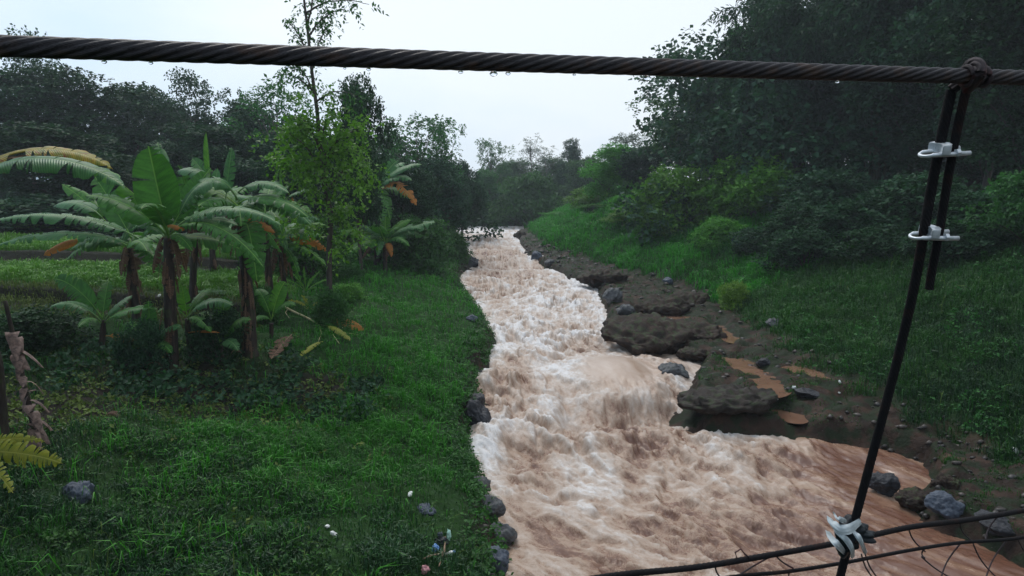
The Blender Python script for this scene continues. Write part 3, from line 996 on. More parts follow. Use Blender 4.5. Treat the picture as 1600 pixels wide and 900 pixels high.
banana('tall banana plant in the middle of the clump, one huge upright leaf', (270, 578), [(266, 480), (262, 372)], .17, .11, [
    (262, 366, 232, 228, .0, .60, 'ban', .1, BACK), (268, 350, 246, 222, .25, .22, 'ban_blue', .9, dict(face=(.3, -.8, .6), droop=.6)),
    (268, 362, 440, 352, .62, .36, 'ban_blue', -.5, TORN), (266, 366, 412, 418, .75, .36, 'ban', -.8, TORN),
    (258, 352, 288, 360, .05, .12, 'ban_orange', -.3, dict(tears=6)), (266, 360, 330, 262, .1, .3, 'ban', 1.0, UPF), (258, 372, 215, 355, .2, .22, 'ban_blue', -.3),
    (262, 372, 300, 392, .25, .2, 'ban', -.6)], 3, dead=14)
banana('banana plant with long bluish torn leaves reaching left over the terraces', (214, 506), [(208, 450), (203, 388)], .13, .09, [
    (226, 378, -22, 350, .62, .40, 'ban_blue', -.9, TORN), (218, 388, -6, 384, .50, .34, 'ban_blue', -1.3, TORN), (160, 340, 84, 322, .32, .34, 'ban_blue', .8, dict(tears=5, droop=.7)),
    (130, 376, 68, 399, .10, .20, 'ban_orange', -.2, dict(tears=4, face=(0, -1, .3))), (205, 372, 148, 276, .1, .42, 'ban', .9, BACK), (170, 352, 96, 288, .15, .26, 'ban_young', 1.4, dict(face=(0, -.9, .5))),
    (206, 384, 246, 408, .2, .18, 'ban', -.5), (190, 385, 215, 330, .1, .2, 'ban_blue', .6)], 5, dead=14)
banana('broad banana plant hung with dead brown leaves, nearest the fallen stem', (392, 556), [(388, 470), (377, 330)], .20, .12, [
    (372, 312, 280, 336, .85, .46, 'ban_blue', -1.0, dict(tears=16, droop=1.0)), (372, 300, 452, 302, .32, .30, 'ban_blue', -.3, dict(tears=8)), (372, 318, 482, 340, .40, .32, 'ban', -.7, dict(tears=12)),
    (352, 312, 362, 230, .0, .24, 'ban_blue', .2, dict(face=(-.3, -.9, .4), droop=.5, tears=6)), (328, 290, 322, 206, .0, .13, 'ban_young', .4, dict(face=(.8, -.6, .1), droop=1.5, tears=1, ragged=.02)),
    (332, 285, 276, 268, .22, .30, 'ban_blue', .7, dict(tears=6)), (330, 290, 300, 248, .1, .24, 'ban', .9, UPF), (383, 352, 402, 442, .55, .40, 'ban', -.9, dict(face=(.2, -1, .2), tears=14, droop=.5)),
    (372, 330, 345, 352, .1, .16, 'ban_dry', -.3), (376, 340, 430, 364, .12, .18, 'ban_orange', -.2, dict(tears=12, ragged=.5)), (374, 335, 330, 300, .15, .3, 'ban', .6), (378, 350, 440, 395, .4, .26, 'ban', .5)], 7, dead=26)
banana('slim banana plant at the back of the clump', (334, 428), [(332, 400), (330, 350)], .15, .10, [
    (330, 345, 292, 300, .3, .32, 'ban', .5, dict(tears=6)), (330, 345, 372, 290, .3, .3, 'ban', .6), (332, 348, 400, 330, .5, .3, 'ban_blue', .5), (328, 350, 285, 340, .4, .3, 'ban', -.5), (330, 345, 340, 262, .0, .3, 'ban_blue', .3, UPF)], 9, dead=5)
banana('banana plant half hidden behind the huge upright leaf', (300, 470), [(302, 430), (306, 352)], .12, .09, [
    (306, 350, 262, 300, .25, .3, 'ban', .2), (306, 350, 350, 296, .3, .3, 'ban_young', .3), (306, 352, 268, 372, .5, .3, 'ban_blue', -.6, TORN), (306, 352, 350, 372, .5, .3, 'ban', -.6, TORN)], 23, dead=8, extra=9)
banana('banana plant crowded between the broad one and the short one', (424, 480), [(420, 430), (414, 340)], .12, .09, [
    (414, 340, 452, 290, .2, .3, 'ban', .2), (414, 340, 470, 322, .4, .3, 'ban_young', -.2, TORN), (414, 342, 376, 310, .3, .28, 'ban', .3), (414, 342, 448, 392, .5, .28, 'ban_blue', -.6, TORN), (414, 346, 428, 384, .3, .12, 'ban_orange', -.4, dict(tears=14, ragged=.5))], 25, dead=9, extra=9)
banana('short banana plant with one bright orange dead leaf, beside the slender tree', (448, 470), [(442, 430), (436, 384)], .10, .07, [
    (428, 378, 509, 352, .34, .25, 'ban_young', -.6, dict(tears=14, droop=.9)), (444, 372, 510, 392, .22, .24, 'ban_orange', -.5, dict(tears=22, ragged=.4, face=(0, -.9, .4))), (430, 386, 510, 415, .42, .28, 'ban_young', -1.0, TORN),
    (446, 318, 437, 270, .0, .10, 'ban_young', .2, dict(face=(.8, -.6, .1), droop=1.2, tears=1)), (446, 312, 487, 298, .15, .2, 'ban_blue', -.2), (456, 306, 460, 330, .02, .07, 'ban_orange', -.1), (440, 370, 400, 372, .2, .22, 'ban', .4),
    (436, 378, 424, 352, .05, .14, 'ban_orange', .1), (440, 384, 470, 440, .35, .22, 'ban', .2)], 11, dead=5)
banana('banana plant standing behind the shrubs with one rusty brown leaf', (590, 408), [(590, 360), (588, 298)], .2, .13, [
    (587, 296, 582, 250, 0.00, 0.22, 'ban_young', .2, dict(face=(.7, -.6, .1), tears=1, droop=.9)), (587, 296, 556, 262, 0.30, 0.48, 'ban_blue', .5), (589, 294, 622, 250, 0.22, 0.45, 'ban_blue', .6, UPF), (589, 296, 642, 262, 0.45, 0.48, 'ban_blue', .2), (588, 298, 644, 282, 0.60, 0.45, 'ban_blue', -.6),
    (588, 300, 550, 290, 0.60, 0.48, 'ban', -.5), (592, 304, 651, 321, 1.12, 0.54, 'ban_orange', -.7, dict(tears=24, ragged=.4)), (588, 300, 610, 345, 0.75, 0.48, 'ban', -.9), (586, 300, 566, 335, 0.75, 0.48, 'ban', -.6)], 13, dead=4, D=44)
banana('low banana clump of pale leaves at the edge of the grass', (602, 420), [(602, 400), (601, 378)], .12, .09, [
    (601, 380, 552, 356, 0.52, 0.35, 'ban_blue', -.3), (601, 378, 574, 344, 0.30, 0.32, 'ban', .4), (601, 376, 603, 338, 0.00, 0.35, 'ban_young', .4, UPF), (602, 378, 642, 344, 0.38, 0.38, 'ban_young', .4), (603, 380, 658, 358, 0.52, 0.35, 'ban_blue', -.2),
    (602, 382, 640, 385, 0.52, 0.35, 'ban', -.9), (600, 382, 560, 380, 0.52, 0.35, 'ban_blue', -.8), (600, 384, 566, 404, 0.45, 0.24, 'ban_dry', -.8), (603, 384, 612, 402, 0.45, 0.24, 'ban_orange', -1.0), (600, 382, 590, 400, 0.52, 0.32, 'ban_blue', -1.2), (602, 378, 622, 356, 0.30, 0.35, 'ban', -.6)], 15, dead=3, D=42)
banana('young banana plant with an orange tipped leaf near the ground', (158, 552), [(160, 525), (162, 500)], .08, .06, [
    (161, 500, 84, 436, .32, .32, 'ban', .5, dict(face=(0, -1, .3), droop=.4)), (160, 504, 78, 480, .34, .24, 'ban_blue', -.3), (163, 500, 207, 462, .1, .2, 'ban_blue', .3), (163, 504, 246, 484, .22, .22, 'ban', -.3),
    (158, 505, 122, 512, .22, .22, 'ban', -.7), (164, 525, 228, 549, .13, .15, 'ban_orange', -.4, dict(tears=8, face=(0, -1, .4))), (160, 498, 170, 438, .1, .22, 'ban', .5, UPF)], 17)
banana('dark sucker at the foot of the tall stem, left side', (236, 572), [(236, 548)], .06, .05, [
    (236, 545, 190, 508, .3, .24, 'ban', .2), (236, 545, 232, 470, .1, .26, 'ban', .3, UPF), (236, 545, 282, 512, .3, .24, 'ban_blue', -.2), (236, 545, 205, 548, .25, .2, 'ban', -.5), (236, 546, 268, 552, .25, .2, 'ban', -.6)], 27)
banana('leafy sucker leaning out between the tall stem and the broad one', (346, 568), [(345, 540)], .06, .05, [
    (345, 538, 310, 490, .3, .26, 'ban', .2), (345, 538, 352, 462, .1, .28, 'ban', .3, UPF), (345, 538, 392, 500, .3, .26, 'ban', -.2), (345, 540, 372, 548, .25, .22, 'ban_blue', -.6)], 29)
banana('leafy sucker right of the broad stem, above the flat dead leaf', (424, 528), [(424, 505)], .06, .05, [
    (424, 500, 400, 452, .25, .24, 'ban', .2), (424, 500, 446, 440, .2, .26, 'ban_young', .3, UPF), (424, 500, 462, 478, .3, .2, 'ban', -.2), (424, 502, 396, 504, .2, .18, 'ban', -.4)], 31)
banana('dark young banana plant squeezed between the two thick stems', (300, 570), [(296, 530), (292, 498)], .08, .06, [
    (291, 496, 246, 488, .22, .24, 'ban', -.3), (292, 494, 284, 446, .05, .2, 'ban_young', .2, UPF), (293, 496, 364, 478, .35, .28, 'ban_blue', -.4), (293, 494, 330, 452, .2, .24, 'ban', .5), (294, 520, 344, 520, .06, .06, 'ban_orange', -.5, dict(tears=3)), (292, 500, 330, 520, .25, .18, 'ban', -.7)], 19)
banana('old banana plant at the left edge, leaning out of view, with a yellow leaf', (-4, 690), [(-14, 560), (-60, 440), (-100, 330)], .20, .12, [
    (-100, 322, 177, 264, .78, .34, 'ban_yellow', .6, dict(tears=9, droop=.8)), (-96, 326, 198, 294, .82, .40, 'ban_blue', -.6, dict(tears=13, droop=1.0)), (-100, 300, 70, 250, .3, .22, 'ban_dry', .3, dict(tears=12)), 
    (-104, 326, -300, 300, 1.0, .4, 'ban', 0.5), (-104, 320, -180, 120, .3, .4, 'ban', .8, UPF)], 21, dead=8, extra=0)

# the dry hanging fruit stalk at the left edge
b = on_ground(30, 700, 8)
Dk = b[1]
st = thing('banana_stalk', 'dry brown banana stalk hung with withered pinkish bracts, left edge', 'plant stalk', b)
mb = MB(); pts = np.array([P(8, 470, Dk), P(24, 540, Dk), P(40, 610, Dk - .1), P(56, 680, Dk - .15), [b[0] + .2, b[1], b[2] - .05]])
tt = np.linspace(0, 1, 24); pc = np.stack([np.interp(tt, np.linspace(0, 1, 5), pts[:, i]) for i in range(3)], 1)
mb.tube(pc, np.linspace(.035, .06, 24), 8); mb.build('stem', M['stem'], st, origin=b)
M['bract'] = plain('withered bract', (.035, .022, .019), (.27, .18, .15), .75, 12, .5, .02)
rr = np.random.default_rng(4)
for k in range(34):
    t = .18 + .80 * k / 34
    c = np.array([np.interp(t, tt, pc[:, i]) for i in range(3)])
    a = -math.pi / 2 + rr.normal(.5, 1.1)
    d = np.array([math.cos(a) + .55, math.sin(a), rr.normal(0, .45)])
    w_ = .035 + .09 * rr.random(); L = .14 + .26 * rr.random()
    vv = np.linspace(0, 1, 6); q = np.linspace(-1, 1, 5)
    side = unit(np.cross(d, [0, 0, 1]))
    Vb = c + d * (vv[:, None, None] * L * .7) + np.array([0, 0, 1]) * ((rr.uniform(-.1, .5) * np.sin(vv * 3.1) - rr.uniform(.2, 1.0) * vv ** 2)[:, None, None] * L) + side * (q[None, :, None] * w_ * np.sin(np.pi * (.12 + .8 * vv))[:, None, None])
    Vb = Vb + d * (-.35 * w_ * (q ** 2)[None, :, None])
    m_ = MB(); m_.add(Vb.reshape(-1, 3), grid_faces(6, 5)); m_.build('bract', M['bract'], st, origin=b)

# the lime coloured torn frond in the lower left corner
b = on_ground(-60, 760, 7)
fr = thing('young_banana_plant', 'lime yellow frond with tattered fringe in the lower left corner', 'young plant', b)
Df = b[1]
stem_mesh(fr, [b, P(-64, 735, Df), P(-70, 712, Df)], .05, .035, b, 5)
for k, lf in enumerate([(-66, 715, 97, 724, .16, .24, -.3), (-66, 710, 70, 690, .16, .12, .2), (-70, 715, -160, 690, .3, .25, .3), (-68, 715, 20, 770, .25, .2, -1.0)]):
    banana_leaf(fr, P(lf[0], lf[1], Df), P(lf[2], lf[3], Df + lf[6]), lf[4], lf[5], M['palm_lime'], face=(0, -.85, .55), tears=30, gap=.03, droop=.8, seed=90 + k, origin=b, ragged=.45)

# small bright fan shaped seedling and the one below it
for lab, cpx, tips, mt in [
    ('small bright green palm like seedling above the fallen stem', (478, 456), [(436, 434), (452, 424), (474, 416), (500, 424), (518, 436), (508, 452), (462, 440), (490, 432)], 'ban_young'),
    ('yellowish seedling with drooping fronds just below the bright seedling', (484, 486), [(450, 470), (470, 462), (512, 470), (520, 492), (500, 500), (455, 492)], 'palm_lime')]:
    b = on_ground(*cpx)
    rt = thing('seedling', lab, 'seedling', b, group='seedlings by the fallen stem')
    for k, (tx, ty) in enumerate(tips):
        banana_leaf(rt, b + [0, 0, .02], P(tx, ty, b[1] - .3 + .15 * k), .14, .085, M[mt], face=(0, -.7, .7), tears=16, gap=.05, droop=.5, pet=.2, seed=200 + k + cpx[1], origin=b, ragged=.4)

# the fallen banana stem and its leaves
b = on_ground(500, 508)
Dn = b[1]
fs = thing('fallen_banana_stem', 'fallen banana stem with pale broken stalks lying on the bank', 'fallen stem', b)


def gp(px, py, dz=.05):
    p = on_ground(px, py); p[2] += dz
    return p


M['pale_stalk'] = plain('pale broken stalk', (.25, .22, .10), (.50, .44, .24), .6, 25)
for path, r_ in [([(436, 476), (455, 488), (480, 500), (505, 512), (528, 518)], .045), ([(505, 512), (520, 514), (545, 516)], .02), ([(500, 512), (502, 525), (496, 540)], .018), ([(512, 515), (522, 528), (530, 540)], .018), ([(520, 516), (540, 522), (560, 526)], .02), ([(450, 486), (446, 492), (452, 502)], .015)]:
    m_ = MB(); pp = np.array([gp(*q) for q in path]); n_ = 12
    t_ = np.linspace(0, 1, n_)
    pp = np.stack([np.interp(t_, np.linspace(0, 1, len(pp)), pp[:, i]) for i in range(3)], 1)
    m_.tube(pp, np.linspace(r_, r_ * .7, n_), 7); m_.build('stalk', M['pale_stalk'], fs, origin=b)
banana_leaf(fs, gp(512, 513, .16), gp(569, 522, .14), .14, .22, M['ban_orange'], face=(0, -.7, .7), tears=5, droop=.5, seed=301, origin=b, label='orange yellow fallen leaf')
banana_leaf(fs, gp(508, 516, .14), gp(548, 538, .12), .12, .14, M['palm_lime'], tears=6, seed=302, origin=b)
banana_leaf(fs, gp(505, 540, .1), gp(468, 562, .06), .12, .12, M['palm_lime'], face=(0, -.6, .8), tears=6, seed=303, origin=b)
b2 = on_ground(440, 552)
dl = thing('dead_leaf', 'flat dead brown banana leaf lying on the grass', 'dead leaf', b2)
banana_leaf(dl, gp(456, 532, .16), gp(424, 568, .12), .06, .26, M['ban_dry'], face=(0, -.5, .85), tears=9, droop=.2, seed=304, origin=b2, ragged=.4)
rr = np.random.default_rng(8)
for k, (px, py, lab) in enumerate([(404, 500, 'curled dry brown leaf at the foot of the broad banana stem'), (412, 470, 'reddish dry leaf hanging beside the broad banana stem'), (378, 560, 'dry leaf lying in shade under the broad banana stem'),
                                   (330, 560, 'withered leaf on bare soil between the banana stems'), (230, 580, 'pale withered leaf on bare soil below the young banana plant'), (165, 660, 'small dry leaf on dark grass near the dry stalk')]):
    p = gp(px, py, .1)
    o = banana_leaf(None, p, p + [rr.normal(.25, .2), rr.normal(-.2, .1), .05], .12, .09, M['ban_dry'], tears=4, droop=1.1, seed=320 + k, origin=p, name='dead_leaf')
    o.location = p
    tag(o, lab, 'dead leaf', 'dry leaves littering the bank')

# ------------------------------------------------------------------ rocks
def rock(name, label, px, py, wpx, hfrac, mat, seed, squash=1.0, sink=.3, planes=9, group=None, sub=5, base=None, aspect=1.0, lump=.22):
    p = on_ground(px, py) if base is None else np.asarray(base, float)
    R_ = wpx * p[1] / F / 2
    r = np.random.default_rng(seed)
    bm = bmesh.new(); bmesh.ops.create_icosphere(bm, subdivisions=sub, radius=1.0)
    V = np.array([v.co[:] for v in bm.verts])
    for k in range(planes):
        n = unit(r.normal(size=3)); d = .62 + .28 * r.random()
        s_ = V @ n
        V = np.where((s_ > d)[:, None], V - n[None, :] * ((s_ - d) * .88)[:, None], V)
    for v, c in zip(bm.verts, V):
        b_ = Vector((c[0], c[1] * aspect, c[2] * hfrac))
        q = b_ * (1.5 / max(hfrac, .35)) * .8 + Vector((seed * 3.1, 0, 0))
        nv = Vector((c[0] * .8, c[1] * .8, c[2] * 1.2)).normalized()
        k_ = max(hfrac, .3)
        dsp = lump * k_ * (.9 * mnoise.fractal(q, .8, 2.1, 4) + .35 * abs(mnoise.noise(q * 2.7))) + .02 * mnoise.noise(q * 8)
        v.co = (b_ + nv * dsp) * R_
    me = bpy.data.meshes.new(name); bm.to_mesh(me); bm.free()
    me.polygons.foreach_set('use_smooth', np.ones(len(me.polygons), bool))
    me.materials.append(mat)
    o = obj(name, me, None, (p[0], p[1], p[2] + R_ * hfrac * (1 - 2 * sink) * .8))
    o.rotation_euler = (r.normal(0, .12), r.normal(0, .12), r.random() * .4)
    return tag(o, label, 'rock', group)


RG = 'boulders along the river'
for i, (lab, px, py, w_, hf, mt, sk) in enumerate([
    ('largest dark wet boulder in the left bank, beside the rapids', 745, 664, 52, 1.0, 'rock_dark', .25),
    ('dark boulder just upstream of the largest left bank boulder', 744, 634, 38, .75, 'rock_dark', .3),
    ('small black rock touching the water below the largest left boulder', 742, 684, 22, .6, 'rock_grey', .3),
    ('rounded pale blue stone on the left bank edge', 737, 502, 20, .62, 'rock_blue', .2),
    ('dark rock at the narrow part of the left bank, wet top', 735, 416, 30, .7, 'rock_dark', .3),
    ('small grey rock below the left bank where it bulges', 755, 588, 24, .7, 'rock_grey', .35),
    ('grey rock at the water edge in the lower left bank', 764, 800, 48, .7, 'rock_grey', .3),
    ('pale greenish rock lapped by foam on the lower left bank', 748, 762, 46, .65, 'rock_grey', .35),
    ('cracked grey slab by the water at the bottom of the left bank', 778, 842, 56, .7, 'rock_grey', .3),
    ('purplish rock at the bottom edge beside the water', 774, 884, 60, .7, 'rock_blue', .3),
    ('flat blue grey rock half buried in the lower left grass', 668, 800, 34, .4, 'rock_blue', .4),
    ('blue stone alone in the dark lower left grass', 122, 776, 50, .7, 'rock_blue', .4),
    ('light blue rock on the right bank at the first bend', 838, 405, 20, .75, 'rock_blue', .2),
    ('grey rock just right of the light blue rock', 858, 414, 16, .7, 'rock_grey', .2),
    ('mottled grey boulder standing in the mid stream pool', 1052, 592, 46, .85, 'rock_grey', .22),
    ('large dark slab rock jutting over the right edge of the pool', 1022, 528, 160, .15, 'rock_brown', .35),
    ('grey boulder at the corner of the right bank', 958, 470, 30, .85, 'rock_grey', .25),
    ('small grey boulder next to the corner boulder', 978, 490, 28, .7, 'rock_grey', .25),
    ('long dark brown rock above the corner of the right bank', 940, 438, 74, .22, 'rock_brown', .3),
    ('dark brown rock ledge with wet pale top', 1034, 490, 92, .25, 'rock_brown', .3),
    ('purple stone beside the longest puddle', 1192, 572, 22, .7, 'rock_dark', .25),
    ('flat grey stones at the foot of the grass slope', 1214, 507, 34, .35, 'rock_grey', .3),
    ('dark bluish stone beside the largest puddle', 1262, 622, 40, .35, 'rock_dark', .35),
    ('round dark boulder standing in the shallow right hand water', 1382, 764, 44, .85, 'rock_dark', .25),
    ('blue grey boulder behind the round dark one, near the fence', 1474, 800, 56, .62, 'rock_blue', .3),
    ('reddish rock above the blue grey boulder', 1476, 762, 38, .5, 'rock_brown', .3),
    ('low brown rock on the muddy shore under the slope', 1432, 784, 60, .3, 'rock_brown', .35),
    ('dark flat rock at the lower right water edge', 1556, 822, 70, .35, 'rock_dark', .35),
    ('mossy brown rock hump between the pool and the jutting slab', 1090, 556, 70, .2, 'rock_brown', .42),
    ('low mossy rock right of the jutting slab', 1092, 520, 80, .18, 'rock_brown', .42),
    ('low brown rock hump beside the pale mud pool', 1075, 472, 70, .2, 'rock_brown', .42),
    ('small dark stone with a blue cast on the upper right bank', 1044, 442, 18, .7, 'rock_blue', .25),
    ('brown rock at the top of the right bank', 812, 372, 16, .6, 'rock_brown', .3)]):
    inw = lab.startswith(('mottled', 'round dark'))
    slab = mt == 'rock_brown'
    rock('boulder', lab, px, py, w_, hf * (1.35 if slab else 1), M[mt], 40 + i, sink=sk, group=RG, base=(on_water(px, py, .1) if inw else None), planes=(4 if slab else 9), lump=(.55 if slab else .3))
rock('rock_ledge', 'broad dark gravelly ledge between the pool and the puddles', 1165, 632, 150, .20, M['rock_gravel'], 91, sink=.46, planes=2, aspect=.85, lump=.55, base=on_ground(1134, 632))
rock('tarpaulin_bundle', 'blue bundle of tarpaulin at the foot of the dark bushes', 1156, 384, 24, .8, M['tarp'], 95, sink=.2, lump=.5)['category'] = 'tarpaulin'

# pebbles on the shelf and along the left edge: nobody could count them
rr = np.random.default_rng(12)
mb = MB()
ico = bmesh.new(); bmesh.ops.create_icosphere(ico, subdivisions=1, radius=1.0)
IV = np.array([v.co[:] for v in ico.verts]); IF = np.array([[v.index for v in f.verts] for f in ico.faces]); ico.free()
N_ = 2200
yy = 10 * (70 / 10.) ** rr.random(N_)
side = rr.random(N_) < .82
xx = np.where(side, x_right(yy) - .2 + rr.random(N_) * (x_grass(yy) + .8 - x_right(yy)), x_left(yy) - .75 * rr.random(N_) ** 2)
dd = river_sd(xx, yy)
kp = (dd > .02) & (fbm(xx / 1.2, yy / 1.2, 81, 3) > -.15)
xx, yy = xx[kp], yy[kp]; zz = zt(xx, yy)
sz = (.018 + .085 * rr.random(len(xx)) ** 4) * np.maximum(1, yy / 30)
Vp = IV[None] * (1 + .25 * rr.normal(size=(len(xx), len(IV), 1))) * sz[:, None, None] * np.array([1.2, 1, .7]) + np.stack([xx, yy, zz + sz * .2], -1)[:, None, :]
Fp = (np.arange(len(xx))[:, None, None] * len(IV) + IF[None]).reshape(-1, 3)
t = NT('pebbles')
c = t.mix(t.attr('var'), (.012, .010, .009), (.075, .058, .047))
pm = t.end(t.pbr(c, .45, None, .5))
va = np.repeat(rr.random(len(xx)) ** 2.2, len(IV))
me = make_mesh('pebbles', Vp.reshape(-1, 3), Fp, pm, {'var': va}, None, True)
tag(obj('pebbles', me), 'loose pebbles and stones strewn over the muddy shelf', 'pebbles', kind='stuff')

# ------------------------------------------------------------------ litter
def crumple(name, label, cat, px, py, size, mat, seed, stretch=(1, 1, .5), group='litter scattered on the banks', dz=.03):
    p = on_ground(px, py)
    bm = bmesh.new(); bmesh.ops.create_icosphere(bm, subdivisions=3, radius=1.0)
    r = np.random.default_rng(seed)
    for v in bm.verts:
        q = v.co * 1.7 + Vector((seed, seed * .3, 0))
        f_ = 1 + .55 * mnoise.noise(q) + .25 * mnoise.noise(q * 3)
        v.co = Vector((v.co.x * stretch[0], v.co.y * stretch[1], v.co.z * stretch[2])) * f_ * size
    me = bpy.data.meshes.new(name); bm.to_mesh(me); bm.free(); me.materials.append(mat)
    o = obj(name, me, None, (p[0], p[1], p[2] + size * stretch[2] * .7 + dz))
    o.rotation_euler = (r.normal(0, .4), r.normal(0, .4), r.random() * 3)
    return tag(o, label, cat, group)


for i, (lab, px, py, s_) in enumerate([
    ('white scrap in the grass, uppermost of the pair by the flat blue rock', 641, 783, .05), ('thin white scrap standing in the lower left grass', 522, 842, .06), ('small white scrap just up left of the thin scrap', 512, 832, .04),
    ('white speck of litter alone left of the rubbish heap', 611, 860, .045), ('white speck of litter nearest the bottom edge', 640, 880, .04), ('white scrap on the grass midway down the left bank', 650, 694, .035),
    ('bright white scrap beside the round puddle', 1240, 610, .07), ('white torn bag at the head of the largest puddle', 1210, 634, .10), ('tiny white scrap on the weeds above the largest puddle', 1312, 602, .05),
    ('tiny white scrap to the right of the hanging rope', 1386, 648, .05), ('white scrap on the right hand grass slope', 1586, 712, .07), ('thin white scrap on the grass above the long puddles', 1311, 616, .04), ('pale scrap lying on the upper muddy bank', 1041, 436, .07),
    ('white scrap under the dark young banana leaves', 249, 466, .06), ('white scrap between the two thick banana stems', 322, 466, .05)]):
    crumple('plastic_scrap', lab, 'litter', px, py, s_, M['white'], i + 5, (1.2, .8, .6))
# the little rubbish heap at the bottom
crumple('plastic_bag', 'blue plastic bag in the rubbish heap', 'bag', 681, 868, .075, M['blue'], 40, (.9, .8, 1.1), 'rubbish heap by the water')
crumple('plastic_bag', 'pale mint plastic bag at the top of the rubbish heap', 'bag', 702, 846, .06, M['mint'], 41, (.6, .6, 1.5), 'rubbish heap by the water')
crumple('plastic_bag', 'pink plastic bag below the sticks of the rubbish heap', 'bag', 664, 898, .07, M['pink'], 42, (.8, .8, .9), 'rubbish heap by the water')
crumple('plastic_bag', 'dark bundled plastic at the back of the rubbish heap', 'bag', 690, 856, .10, M['cloth_dark'], 43, (1.2, .8, .7), 'rubbish heap by the water')
crumple('plastic_bag', 'lilac tinted scrap on the back of the rubbish heap', 'bag', 688, 848, .05, M['rock_blue'], 44, (1., .8, .8), 'rubbish heap by the water', .1)
p = gp(703, 874, .08)
bt = thing('plastic_bottle', 'white plastic bottle lying in the rubbish heap', 'bottle', p, .5, group='rubbish heap by the water')
mb = MB(); mb.tube(np.array([[0, 0, -.11], [0, 0, -.10], [0, 0, .05], [0, 0, .09], [0, 0, .115]]), [.03, .042, .042, .022, .015], 14); o = mb.build('bottle_body', M['white'], bt)
mb = MB(); mb.tube(np.array([[0, 0, .117], [0, 0, .14]]), [.019, .019], 12); o2 = mb.build('cap', M['blue'], bt)
bt.rotation_euler = (.9, .3, .6)
for lab, a, b_ in [('pale stick lying level at the front of the rubbish heap', (662, 884), (694, 876)), ('thin stick slanting down from the rubbish heap', (692, 878), (686, 900)), ('short bent stick poking up from the rubbish heap', (694, 876), (696, 852))]:
    m_ = MB(); A_, B_ = gp(*a, .10), gp(*b_, .14)
    m_.tube(np.array([A_, A_ * .66 + B_ * .34 + [0, 0, .015], A_ * .3 + B_ * .7 - [0, 0, .01], B_]), [.018, .016, .014, .010], 7)
    o = m_.build('stick', M['wood'], None, origin=A_); o.location = A_
    tag(o, lab, 'stick', 'rubbish heap by the water')

# ------------------------------------------------------------------ the bridge: main cable, hanger, hand ropes
def line3(pa, pb, n, sag=0.0):
    t = np.linspace(0, 1, n)[:, None]
    q = pa * (1 - t) + pb * t
    q[:, 2] -= sag * 4 * (t[:, 0] * (1 - t[:, 0]))
    return q


def rope_mesh(mb, pts, Rr, strands=6, pitch=.3, seg=72):
    """a laid wire rope: the outline of its strands, twisted along its length"""
    pts = np.asarray(pts, float); n = len(pts)
    T = np.gradient(pts, axis=0); T /= np.linalg.norm(T, axis=1)[:, None]
    ref = np.array([0, 0, 1.]) if abs(T[:, 2]).mean() < .8 else np.array([0, 1., 0])
    S = np.cross(T, ref); S /= np.linalg.norm(S, axis=1)[:, None]; N = np.cross(S, T)
    L = np.concatenate([[0], np.cumsum(np.linalg.norm(np.diff(pts, axis=0), axis=1))])
    a = np.arange(seg) * 2 * math.pi / seg
    ph = (a[None, :] - L[:, None] * 2 * math.pi / pitch)
    rs = Rr * math.sin(math.pi / strands) / (1 + math.sin(math.pi / strands)); dc = Rr - rs
    rs *= 1.04
    b_ = np.mod(ph + math.pi / strands, 2 * math.pi / strands) - math.pi / strands
    rad = dc * np.cos(b_) + np.sqrt(np.maximum(rs * rs - (dc * np.sin(b_)) ** 2, 0))
    V = pts[:, None, :] + rad[..., None] * (np.cos(a)[None, :, None] * S[:, None, :] + np.sin(a)[None, :, None] * N[:, None, :])
    uv = np.stack(np.broadcast_arrays((np.arange(seg) / seg)[None, :], L[:, None]), -1).reshape(-1, 2)
    i = np.arange(n - 1)[:, None]; j = np.arange(seg)[None, :]; j2 = (j + 1) % seg
    mb.add(V.reshape(-1, 3), np.stack([i * seg + j, i * seg + j2, (i + 1) * seg + j2, (i + 1) * seg + j], -1).reshape(-1, 4), None, uv)


CR = .0184
cA, cB = P(0, 74, 1.28), P(1600, 121, 1.88)
cd = unit(cB - cA)
a0 = cA - cd * 4.0; a1 = cB + cd * 5.0
pts = line3(a0, a1, 1500)
tl = np.linspace(0, 1, 1500)
pts[:, 2] += .00 + .16 * (tl - .5) ** 2 - .16 * (.42 - .5) ** 2
cable = thing('suspension_cable', 'thick dark twisted steel cable stretched across the whole view', 'cable', a0)
mb = MB(); rope_mesh(mb, pts, CR, 8, .30, 80); mb.build('wire_rope', M['cable'], cable, origin=a0)
rr = np.random.default_rng(3)


def cable_at_px(px):
    j = None
    rel = pts - np.array([0, 0, CAMZ])
    zc = rel[:, 1] * cP - rel[:, 2] * sP
    xs = np.where(zc > .1, 800 + F * rel[:, 0] / np.maximum(zc, .1), 1e9)
    return pts[np.argmin(np.abs(xs - px))]


for px in (60, 158, 238, 452, 540, 573, 718, 776, 790, 896, 1010, 1088, 1310):
    c = cable_at_px(px + rr.normal(0, 3))
    s_ = .0022 + .0036 * rr.random() ** 2
    bm = bmesh.new(); bmesh.ops.create_uvsphere(bm, u_segments=12, v_segments=8, radius=1)
    for v in bm.verts:
        z = v.co.z
        k = 1.0 if z < 0 else (1 - z) ** .7
        v.co = Vector((v.co.x * s_ * k * 1.5, v.co.y * s_ * k, z * s_ * 1.25))
    me = bpy.data.meshes.new('water_drop'); bm.to_mesh(me); bm.free(); me.materials.append(M['drop'])
    me.polygons.foreach_set('use_smooth', np.ones(len(me.polygons), bool))
    obj('water_drop', me, cable, Vector(c - a0 + np.array([0, 0, -CR - s_ * .6])))

# hanger rope, looped over the cable and clamped to itself twice
hc = cable_at_px(1520)
Dh = hc[1]
hg = thing('hanger_rope', 'dark hanger rope looped over the cable and clamped by two clips', 'hanger', hc)


